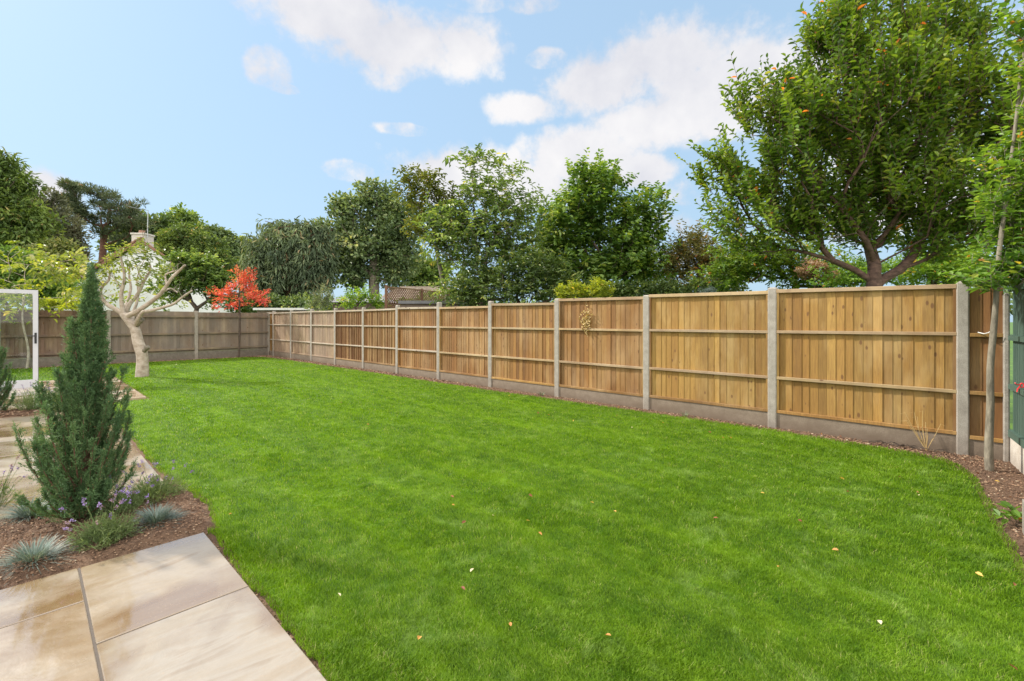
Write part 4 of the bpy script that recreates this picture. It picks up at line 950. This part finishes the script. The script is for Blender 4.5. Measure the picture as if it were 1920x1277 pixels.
# --- red tree
rp = gnd(443, 669); rp[1] = min(rp[1], 21.2); rz = float(rp@FWD)
red = empty('red_tree', 'small tree with brilliant red leaves on a thin dark stem by the back fence', 'tree', tuple(rp))
stem_pts = [rp, rp+UPV*.8+RGT*.03, rp+UPV*1.6+RGT*.04, rp+UPV*2.4+RGT*.02, rp+UPV*3.2, rp+UPV*4.0-RGT*.05]
A = ell_points([(445,520,9,24),(425,552,26,14),(462,545,32,20),(480,560,20,14),(445,572,38,12),(408,552,20,9),(460,525,20,14),(430,580,24,8),(485,568,16,12),(445,508,7,10)], rz, 105, .7, 1.3)
arr, par, tips, st = grow(rp, stem_pts, A, .25, .3); sk, _r = skeleton_mesh(arr, par, .005, .035, 6)
cr = MB(); twig_crown(arr, tips, rp+UPV*2.2, cr, None, 3, .30, 8, .095, .04, up=.35, out=.8, rand=.5, droop=.1, curl=.2, jitter=.05)
put(sk.build('trunk', M['bark_brown']), red); put(cr.build('crown', M['lf_red']), red)

# ------------------------------------------------------------------ plants in the beds
def juniper(base, H, R0, nb, label, lean=(0,0)):
    root = empty('juniper_shrub', label, 'shrub', tuple(base))
    tw = MB(); fo = MB()
    axis = np.array([base+np.array([lean[0]*t, lean[1]*t, H*.93*t]) for t in np.linspace(0, 1, 8)])
    tw.tube(axis, np.linspace(.026, .004, 8), 6)
    prof = lambda t: R0*np.interp(t, [0,.1,.25,.45,.62,.75,.88,1.0], [.55,.95,1.05,.85,.62,.34,.12,.03])
    PP = []; DD = []; TT = []
    for i in range(nb):
        tt = min(.97, random.random()**.95)
        a = random.uniform(0, 2*math.pi)+.3; rr = prof(tt)*random.uniform(.15, 1.12)
        t0 = max(0.02, tt-random.uniform(.16, .34)); zt = (tt+random.uniform(-.02, .06))*H
        rad = np.array([math.cos(a), math.sin(a), 0])
        s = base+np.array([lean[0]*t0, lean[1]*t0, t0*H*.85]); e = base+np.array([lean[0]*tt, lean[1]*tt, zt])+rad*rr
        c = s*.45+e*.55+rad*rr*.30-UPV*.05
        ts = np.linspace(0, 1, 7)[:, None]; cur = (1-ts)**2*s+2*ts*(1-ts)*c+ts*ts*e
        tw.tube(cur, np.linspace(.0065, .0018, 7), 4, cap=False)
        tone0 = random.gauss(.45, .12)
        L0 = np.linalg.norm(e-s); ns = int(10+L0*42)
        u = rng.random(ns)**.75*.8+.2; p = (1-u[:, None])**2*s+2*u[:, None]*(1-u[:, None])*c+u[:, None]**2*e
        tg_ = norm(2*(1-u[:, None])*(c-s)+2*u[:, None]*(e-c))
        d = norm(tg_*.9+UPV*.55+rad*.15+rng.normal(0, .34, (ns, 3))); L = rng.uniform(.035, .105, ns)*(1.15-.4*u)
        for w in range(7):                              # side shoots of each spray
            f = (w+.3)/7; q = p+d*(L*f)[:, None]; dd_ = norm(d+rng.normal(0, .45, (ns, 3))) if w else d
            l2 = (L*(.6-.38*f) if w else L*1.1); k = 7
            tq = np.linspace(0, 1, k)
            PP.append((q[:, None]+dd_[:, None]*(l2[:, None]*tq)[..., None]).reshape(-1, 3)); DD.append(np.repeat(dd_, k, 0)); TT.append(np.full(ns*k, tone0))
    Pp = np.concatenate(PP); Dd = np.concatenate(DD); Tt = np.concatenate(TT); m = len(Pp)
    Dd = norm(Dd+rng.normal(0, .36, (m, 3)))
    Tt = Tt+rng.normal(0, .13, m); Tt[rng.random(m) < .004] = 1
    fo.leaves(Pp+rng.normal(0, .0022, (m, 3)), Dd, norm(rng.normal(size=(m, 3))), rng.uniform(.008, .016, m), .0038, .1, .05, np.clip(Tt, 0, 1))
    put(tw.build('stem', M['bark_red']), root); put(fo.build('foliage', M['lf_juniper']), root)
jb = gnd(152, 978); jb[2] = .0
juniper(jb, 1.84, .325, 270, 'tall bushy upright juniper in the near planting bed', (.06, 0.03))
jb2 = gnd(-18, 778); juniper(jb2, 1.36, .33, 170, 'second upright juniper cut off by the left edge beside the lavender bed')

def fescue(base, Rr, n, label):
    base = np.array(base); root = empty('fescue_grass', label, 'ornamental grass', tuple(base), 'blue grass tufts in the near bed')
    mb = MB(); a = rng.uniform(0, 2*math.pi, n); el = rng.uniform(.1, 1.45, n)**.9
    Hh = np.stack([np.cos(a), np.sin(a), np.zeros(n)], 1); D = norm(Hh*np.cos(el)[:, None]*1.1+UPV*(np.sin(el)[:, None]+.18))
    L = Rr*rng.uniform(.65, 1.15, n); Pb = base+Hh*rng.uniform(0, .035, n)[:, None]; W = .0024
    S = norm(np.cross(D, UPV)); k = 5; t = np.linspace(0, 1, k)
    c = Pb[:, None]+D[:, None]*(L[:, None]*t)[..., None]-UPV*(L[:, None]*t**2.2*.28)[..., None]+Hh[:, None]*(L[:, None]*t**2*.12)[..., None]
    c[..., 2] = np.maximum(c[..., 2], .012)
    w = W*(1-t**2*.8)
    Lf = c+S[:, None]*w[None, :, None]; Rt = c-S[:, None]*w[None, :, None]
    v = np.stack([Lf, Rt], 2).reshape(-1, 3); b_ = (np.arange(n)[:, None]*k*2+np.arange(k-1)[None]*2).reshape(-1, 1)
    mb.add(v, b_+np.array([[0,1,3,2]]), np.repeat(np.clip(rng.normal(.5, .22, n), 0, 1), k*2))
    put(mb.build('blades', M['lf_fescue']), root)
fescue(gnd(62, 1062), .20, 620, 'blue grey grass tuft nearest the left edge in front of the tall juniper')
fescue(gnd(293, 988), .19, 680, 'round blue grey grass tuft by the lawn corner right of the lavender')
fescue(gnd(55, 972), .20, 520, 'blue grey grass tuft behind on the left side of the tall juniper')
M['lf_fescue']

def lavender(base, W, Hh, n, flowers, label, tall=.3, colors='lf_lavender', group=None, fpx=None):
    base = np.array(base, float); root = empty('lavender_plant', label, 'lavender', tuple(base), group)
    le = MB(); st_ = MB(); fl = MB()
    for i in range(n):
        a = random.uniform(0, 6.283); r = random.random()**.6*W; h = Hh*(1-.45*(r/W)**2)*random.uniform(.55, 1.1)
        s = base+np.array([math.cos(a), math.sin(a), 0])*r*.35; e = base+np.array([math.cos(a)*r, math.sin(a)*r, h])
        st_.tube([s, e], .0014, 3, cap=False)
        k = 9; t = rng.uniform(.35, 1, k)[:, None]; p = s+(e-s)*t; d = norm(norm(e-s)*.9+rng.normal(0, .55, (k, 3)))
        le.leaves(p, d, norm(UPV+rng.normal(0, .5, (k, 3))), rng.uniform(.022, .045, k), .0042, .1, .15, np.clip(rng.normal(.5, .2, k), 0, 1))
    for i in range(flowers):
        a = random.uniform(0, 6.283); r = random.random()**.5*W*.9; h = Hh+random.uniform(-.03, tall)
        s = base+np.array([math.cos(a)*r*.4, math.sin(a)*r*.4, Hh*.4]); e = base+np.array([math.cos(a)*r*1.25, math.sin(a)*r*1.25, h])
        st_.tube([s, (s+e)/2+UPV*.01, e], .0013, 3, cap=False)
        k = 14; t = rng.random(k)[:, None]; p = e-norm(e-s)*t*.026+rng.normal(0,.003,(k,3)); d = norm(rng.normal(size=(k, 3))+norm(e-s)*.6)
        fl.leaves(p, d, norm(rng.normal(size=(k, 3))), .012, .008, .1, .1, np.clip(np.full(k, random.choice([.1,.3,.5,.5,.8,.95]))+rng.normal(0, .1, k), 0, 1))
    put(le.build('foliage', M[colors]), root); put(st_.build('stem', M['lf_lavender']), root); put(fl.build('blossom', M['flower']), root)
lavender(gnd(200, 1022), .20, .20, 190, 22, 'pale green lavender with violet flowers in front of the tall juniper', .17)
lavender(gnd(288, 940), .26, .19, 230, 20, 'grey green lavender with faded flower heads at the lawn edge', .12)
lavender(gnd(232, 968), .17, .17, 90, 14, 'small lavender with dusky violet heads between the juniper and the lawn', .16)
for i, (x, y) in enumerate([(60,772),(92,770),(125,768),(150,767)]):
    lavender(gnd(x, y), .34, .36, 200, 12, ['grey green lavender nearest the left juniper in the far bed', 'lavender clump second from the left juniper in the far bed', 'lavender clump third from the left juniper in the far bed', 'lavender clump last in the far bed, half hidden by the tall juniper'][i], .12, group='lavenders in the far bed')
lavender(gnd(-12, 955), .16, .22, 60, 14, 'wispy dark lavender stems at the left edge of the near bed', .2)

# straw stalks at the foot of the fence
stw = empty('dry_plant', 'dry straw coloured stalks at the foot of the nearest fence panel', 'plant', tuple(gnd(1735, 838)))
sb = MB(); p0 = gnd(1738, 838); p0[0] = 7.12
for i in range(16):
    a = random.uniform(0, 6.28); L = random.uniform(.15, .55); lean_ = random.uniform(.1, .5)
    e = p0+np.array([math.cos(a)*L*lean_*.4, math.sin(a)*L*lean_, L*(1-lean_*.6)]); sb.tube([p0, (p0+e)/2+np.array([0, math.sin(a)*.03, .05]), e, e+np.array([0, math.sin(a)*.05, -.02])], [.003, .0025, .0018, .001], 4, cap=False)
put(sb.build('stalks', M['straw']), stw)
# loose dark twigs
tg = MB()
for i in range(14):
    q = p0+np.array([random.uniform(-.1, .05), random.uniform(-.25, .35), .015]); a = random.uniform(1.0, 2.1); L = random.uniform(.1, .3)
    tg.tube([q, q+np.array([math.cos(a)*L*.5, math.sin(a)*L*.5, .03]), q+np.array([math.cos(a)*L, math.sin(a)*L, .0])], .004, 4, cap=False)
tag(tg.build('twig_pile', M['bark_brown']), 'small heap of dark twigs beside the dry stalks', 'twigs', kind='stuff')
# dead climber on a fence panel
cl = empty('dead_climber', 'dried up pale climbing plant clinging to a fence panel below its top rail', 'plant', (FX-.05, onx(1100, FX), 1.5))
yc = onx(1101, FX); cr = MB(); nn_ = 150
Pp = np.array([FX-.05, yc, 1.50])+rng.normal(0, 1, (nn_, 3))*[.015, .055, .10]; Pp[:, 0] = np.minimum(Pp[:, 0], FX-.02)
cr.leaves(Pp, norm(rng.normal(size=(nn_, 3))), norm(rng.normal(size=(nn_, 3))+[-1.5, 0, 0]), .045, .03, .2, .3, rng.random(nn_))
put(cr.build('dry_leaves', M['straw']), cl); sb = MB(); sb.tube([(FX-.025, yc, 1.9), (FX-.03, yc+.03, 1.7), (FX-.05, yc, 1.4), (FX-.06, yc-.05, 1.2)], .003, 4); put(sb.build('stem', M['straw']), cl)
# small weed tufts along the border
for i, (x, y) in enumerate([(1018, 741), (1270, 786)]):
    g = gnd(x, y); g[0] = 7.1; w_ = MB(); n_w = 50; a = rng.uniform(0, 6.28, n_w); Hh = np.stack([np.cos(a), np.sin(a), 0*a], 1)
    w_.blades(np.repeat(g[None], n_w, 0)+Hh*.03, norm(Hh*.6+UPV), Hh, rng.uniform(.05, .12, n_w), .006, rng.random(n_w))
    tag(w_.build('weed_tuft', M['lf_grey']), ['grey green weed tuft in the border before the fifth post', 'small weed tuft in the border near the second post'][i], 'weed')

# ------------------------------------------------------------------ fallen leaves and toadstool-like buds on the lawn
def leaf_obj(rv, L=.05):
    b = MB(); b.leaves(np.array([[0, -L/2, 0]]), np.array([[0, 1., 0.]]), np.array([[0, 0, 1.]]), L, L*.62, .22, .1, np.array([rv])); return b.build('fallen_leaf', M['fallen'])
protos = [leaf_obj(v) for v in (.75, .88, .3, .1, .98, .6)]
gl = [('fallen_leaf', 'small dry autumn leaf lying on the lawn', 'leaf', 'fallen leaves on the lawn'), ('fallen_leaf', 'small dry autumn leaf lying on the soil border', 'leaf', 'fallen leaves on the soil border')]
lawn_px = [(432,972),(955,745),(1009,778),(1157,783),(1185,806),(1029,782),(1243,797),(1075,793),(1331,815),(1355,824),(1430,838),(1356,826),(1371,826),(1578,903),(1590,929),(1687,901),(1722,936),(1566,1041),(1460,1073),(1836,1088),(1902,1107),(1900,1266),(636,1127),(715,665),(525,695),(1430,932),(1342,980),(868,1115),(885,1080),(957,1184),(786,1210),(990,985),(995,937),(870,988),(925,975),(1013,1010),(1153,967),(1110,950),(848,939),(640,758),(700,742),(690,800),(745,716),(1580,905),(1720,930),(1500,985),(1650,1180),(1140,1205),(850,955),(560,700),(480,690),(395,683),(330,685)]
soil_px = [(1160,765),(1464,776),(1555,822),(1576,820),(1672,832),(1700,835),(1778,842),(1800,850),(1808,865),(1833,890),(1680,828),(1540,815),(1500,806),(1870,905),(1895,935),(1400,790),(430,668),(470,667),(410,669),(360,673),(300,676),(500,672),(530,675)]
first = set()
for gi, pxs in enumerate((lawn_px, soil_px)):
    for j, (x, y) in enumerate(pxs):
        k = j % 6; src = protos[k]
        if (k, 0) not in first and gi == 0: o = src; first.add((k, 0))
        else: o = src.copy(); C.objects.link(o)
        g = gnd(x, y); Zd = float(g@FWD); s_ = random.uniform(.5, .95)*(.75+.03*Zd)
        o.location = (g[0], g[1], .036 if gi == 0 else .014); o.rotation_euler = (random.uniform(-.6, .6), random.uniform(-.6, .6), random.uniform(0, 6.28)); o.scale = (s_, s_, s_)
        tag(o, gl[gi][1], gl[gi][2], gl[gi][3])

# ------------------------------------------------------------------ buildings beyond
def prism(mb, quad_front, back_off, rnd=.5):
    """extrude a polygon of world points by a vector"""
    f = np.array(quad_front); n = len(f); v = np.vstack([f, f+back_off])
    mb.add(v, [[i, (i+1) % n, (i+1) % n+n, i+n] for i in range(n)], rnd)
    mb.F.append(np.array([[mb.n-2*n+i for i in range(n)][::-1]])); mb.F.append(np.array([[mb.n-n+i for i in range(n)]]))
HZ = 29.0
house = empty('white_house', 'white rendered house with a steep gable, tiled roof and chimney beyond the back fence', 'house', tuple(at(250, 602, HZ)*[1,1,0]))
def HP(px, py, d=0, zmin=None):
    p = at(px, py, HZ); p = p+FWD*d
    return p
gA = at(75,602,HZ); gA[2] = 0; gB = at(455,602,HZ); gB[2] = 0
wl = MB(); prism(wl, [gA, gB, at(455,580,HZ), at(270,455,HZ), at(75,572,HZ)], FWD*8+RGT*(-6.4)); put(wl.build('wall', M['render_white']), house)
dep = FWD*8.5+RGT*(-6.7)
rf = MB()
for (a_, b_) in (((270,449),(66,571)), ((270,449),(463,580))):
    A_ = at(*a_, HZ)-FWD*.25; B_ = at(*b_, HZ)-FWD*.25
    prism(rf, [A_, B_, B_+UPV*(-.16), A_+UPV*(-.19)], dep)
put(rf.build('roof', M['tile_red']), house)
# verge tiles stepping down the left edge
vg = MB()
A_ = at(270,447,HZ)-FWD*.29; B_ = at(66,569,HZ)-FWD*.29
for i in range(34):
    p = A_+(B_-A_)*(i/34); q = A_+(B_-A_)*((i+.96)/34); prism(vg, [p+UPV*.05, q+UPV*.09, q-UPV*.03, p-UPV*.06], FWD*.3, random.random())
put(vg.build('verge_tiles', M['tile_red']), house)
ch = MB(); c0 = at(249,470,HZ); c1 = at(273,470,HZ)
def hbox(mb, pl, pr, pt, pb, d0, d1, z=HZ):
    q = [at(pl,pb,z), at(pr,pb,z), at(pr,pt,z), at(pl,pt,z)]; q = [p+FWD*d0 for p in q]; prism(mb, q, FWD*(d1-d0))
hbox(ch, 249, 272, 440, 475, -.1, .7); hbox(ch, 247.5, 273.5, 437, 440, -.15, .75)
chimney = put(ch.build('chimney', M['brick_white']), house)
pt = MB(); cc = at(259, 437, HZ)+FWD*.3; pt.tube([cc, cc+UPV*.22], [.2, .16], 12); pt.build('chimney_pot', M['tile_red']).parent = chimney; 
ae = MB(); a0 = at(274, 445, HZ)+FWD*.1; a1 = at(275, 395, HZ)+FWD*.1; ae.tube([a0, a1], .025, 6)
x0_ = at(244, 388, HZ)+FWD*.1; ae.tube([x0_, a1+UPV*.05], .014, 5)
for i in range(9):
    q = x0_+(a1+UPV*.05-x0_)*(i/9); ae.tube([q-FWD*.25, q+FWD*.25], .008, 4); 
ae.tube([a0+UPV*.25, at(266,443,HZ)+FWD*.1], .012, 4)
put(ae.build('aerial', M['metal']), house)
wi = MB(); hbox(wi, 92, 101, 556, 565, -.03, .05); put(wi.build('vent', M['seal']), house)  # small dark vent low on the gable wall
# bungalow roofs and outbuildings beyond the side fence
def outbuilding(name, label, cat, Z, L, Rr, eave, ridge, depth, roofmat, wallmat, rl=None, rr=None, lines=0):
    root = empty(name, label, cat, tuple(at((L+Rr)/2, 602, Z)*[1,1,0])); 
    w = MB(); a = at(L, 602, Z); b = at(Rr, 602, Z); a[2] = b[2] = 0; ae_ = at(L, eave, Z); be = at(Rr, eave, Z)
    prism(w, [a, b, be-UPV*.03, ae_-UPV*.03], FWD*depth); put(w.build('wall', wallmat), root)
    r = MB(); ov = .25
    e0 = ae_-FWD*ov-RGT*ov; e1 = be-FWD*ov+RGT*ov
    zr = at(0, ridge, Z+depth/2)[2]
    r0 = at(rl if rl else L, 602, Z+depth/2); r1 = at(rr if rr else Rr, 602, Z+depth/2); r0[2] = r1[2] = zr
    b0 = e0+FWD*(depth+2*ov); b1 = e1+FWD*(depth+2*ov)
    v = [e0, e1, r1, r0, b0, b1]
    r.add(v, [[0,1,2,3],[5,4,3,2]]); r.F.append(np.array([[0,3,4]])); r.F.append(np.array([[1,5,2]]))
    for i in range(lines):
        t = (i+.5)/lines; p = e0+(r0-e0)*t; q = e1+(r1-e1)*t; r.tube([p+UPV*.02, q+UPV*.02], .035, 4)
    put(r.build('roof', roofmat), root); return root
outbuilding('bungalow', 'low bungalow with a brown tiled hipped roof behind the trellis', 'house', 26, 715, 880, 562, 537, 9, M['tile_brown'], M['brick'], 752, 838, 9)
outbuilding('shed', 'dark grey felt roofed shed beyond the fence left of the trellis', 'shed', 20, 624, 722, 567, 556, 3, M['felt'], M['brick'], 640, 716)
g = empty('garage', 'flat roofed dark garage in front of the trellis', 'garage', tuple(at(790,602,14.5)*[1,1,0])); w = MB(); hbox(w, 752, 858, 570, 612, 0, 2.5, 14.6)
for v in w.V: v[v[:, 2] < 1.6, 2] = 0
put(w.build('wall', M['brick']), g); w = MB(); hbox(w, 748, 862, 564, 569.7, -.1, 2.6, 14.6); put(w.build('roof', M['felt']), g)
o = empty('shed', 'pale flat roofed shed beyond the far corner of the fences', 'shed', tuple(at(545,602,23.5)*[1,1,0])); w = MB(); hbox(w, 482, 604, 582, 612, 0, 2.5, 23.5)
for v in w.V: v[v[:, 2] < 1.7, 2] = 0
put(w.build('wall', M['brick']), o); w = MB(); hbox(w, 478, 606, 577.5, 581.5, -.2, 2.6, 23.5); put(w.build('roof', M['pale_roof']), o)

# trellis
T0 = at(724, 538, 15.6); T1 = at(842, 549.5, 18.9); T1[2] = T0[2]
tre = empty('garden_trellis', 'brown diamond lattice trellis between square posts above the fence line', 'trellis', (T0[0], T0[1], 0))
u = (T1-T0); Lt = np.linalg.norm(u); u /= Lt; nrm2 = np.cross(u, UPV); zt = T0[2]; zb_ = zt-.68
def tbar(mb, p, q, w, d, off):
    t = norm(q-p); s = norm(np.cross(nrm2, t))*w/2; v = [p-s, q-s, q+s, p+s]; v = [x+nrm2*off for x in v]; prism(mb, v, nrm2*d)
la = MB(); sp_ = .085; Hh_ = zt-zb_
for sgn, off in ((1, 0.0), (-1, .013)):
    s = -Hh_
    while s < Lt:
        a0_, a1_ = s, s+Hh_; z0_, z1_ = (0, Hh_)
        c0_ = max(a0_, 0); c1_ = min(a1_, Lt)
        if c1_ > c0_+.02:
            za = (c0_-a0_); zb2 = (c1_-a0_)
            if sgn < 0: za, zb2 = Hh_-za, Hh_-zb2
            tbar(la, T0*[1,1,0]+u*c0_+UPV*(zb_+za), T0*[1,1,0]+u*c1_+UPV*(zb_+zb2), .028, .011, off)
        s += sp_*1.35
put(la.build('lattice', M['wood_trellis']), tre)
for z in (zt, zb_):
    b = MB(); tbar(b, T0*[1,1,0]+UPV*z, T0*[1,1,0]+u*Lt+UPV*z, .05, .045, -.01); put(b.build('rail', M['wood_trellis']), tre)
for s in (0, Lt*.52, Lt):
    b = MB(); c_ = T0*[1,1,0]+u*s; b.tube([c_, c_+UPV*(zt+.06)], .06, 4); put(b.build('post', M['wood_trellis']), tre)
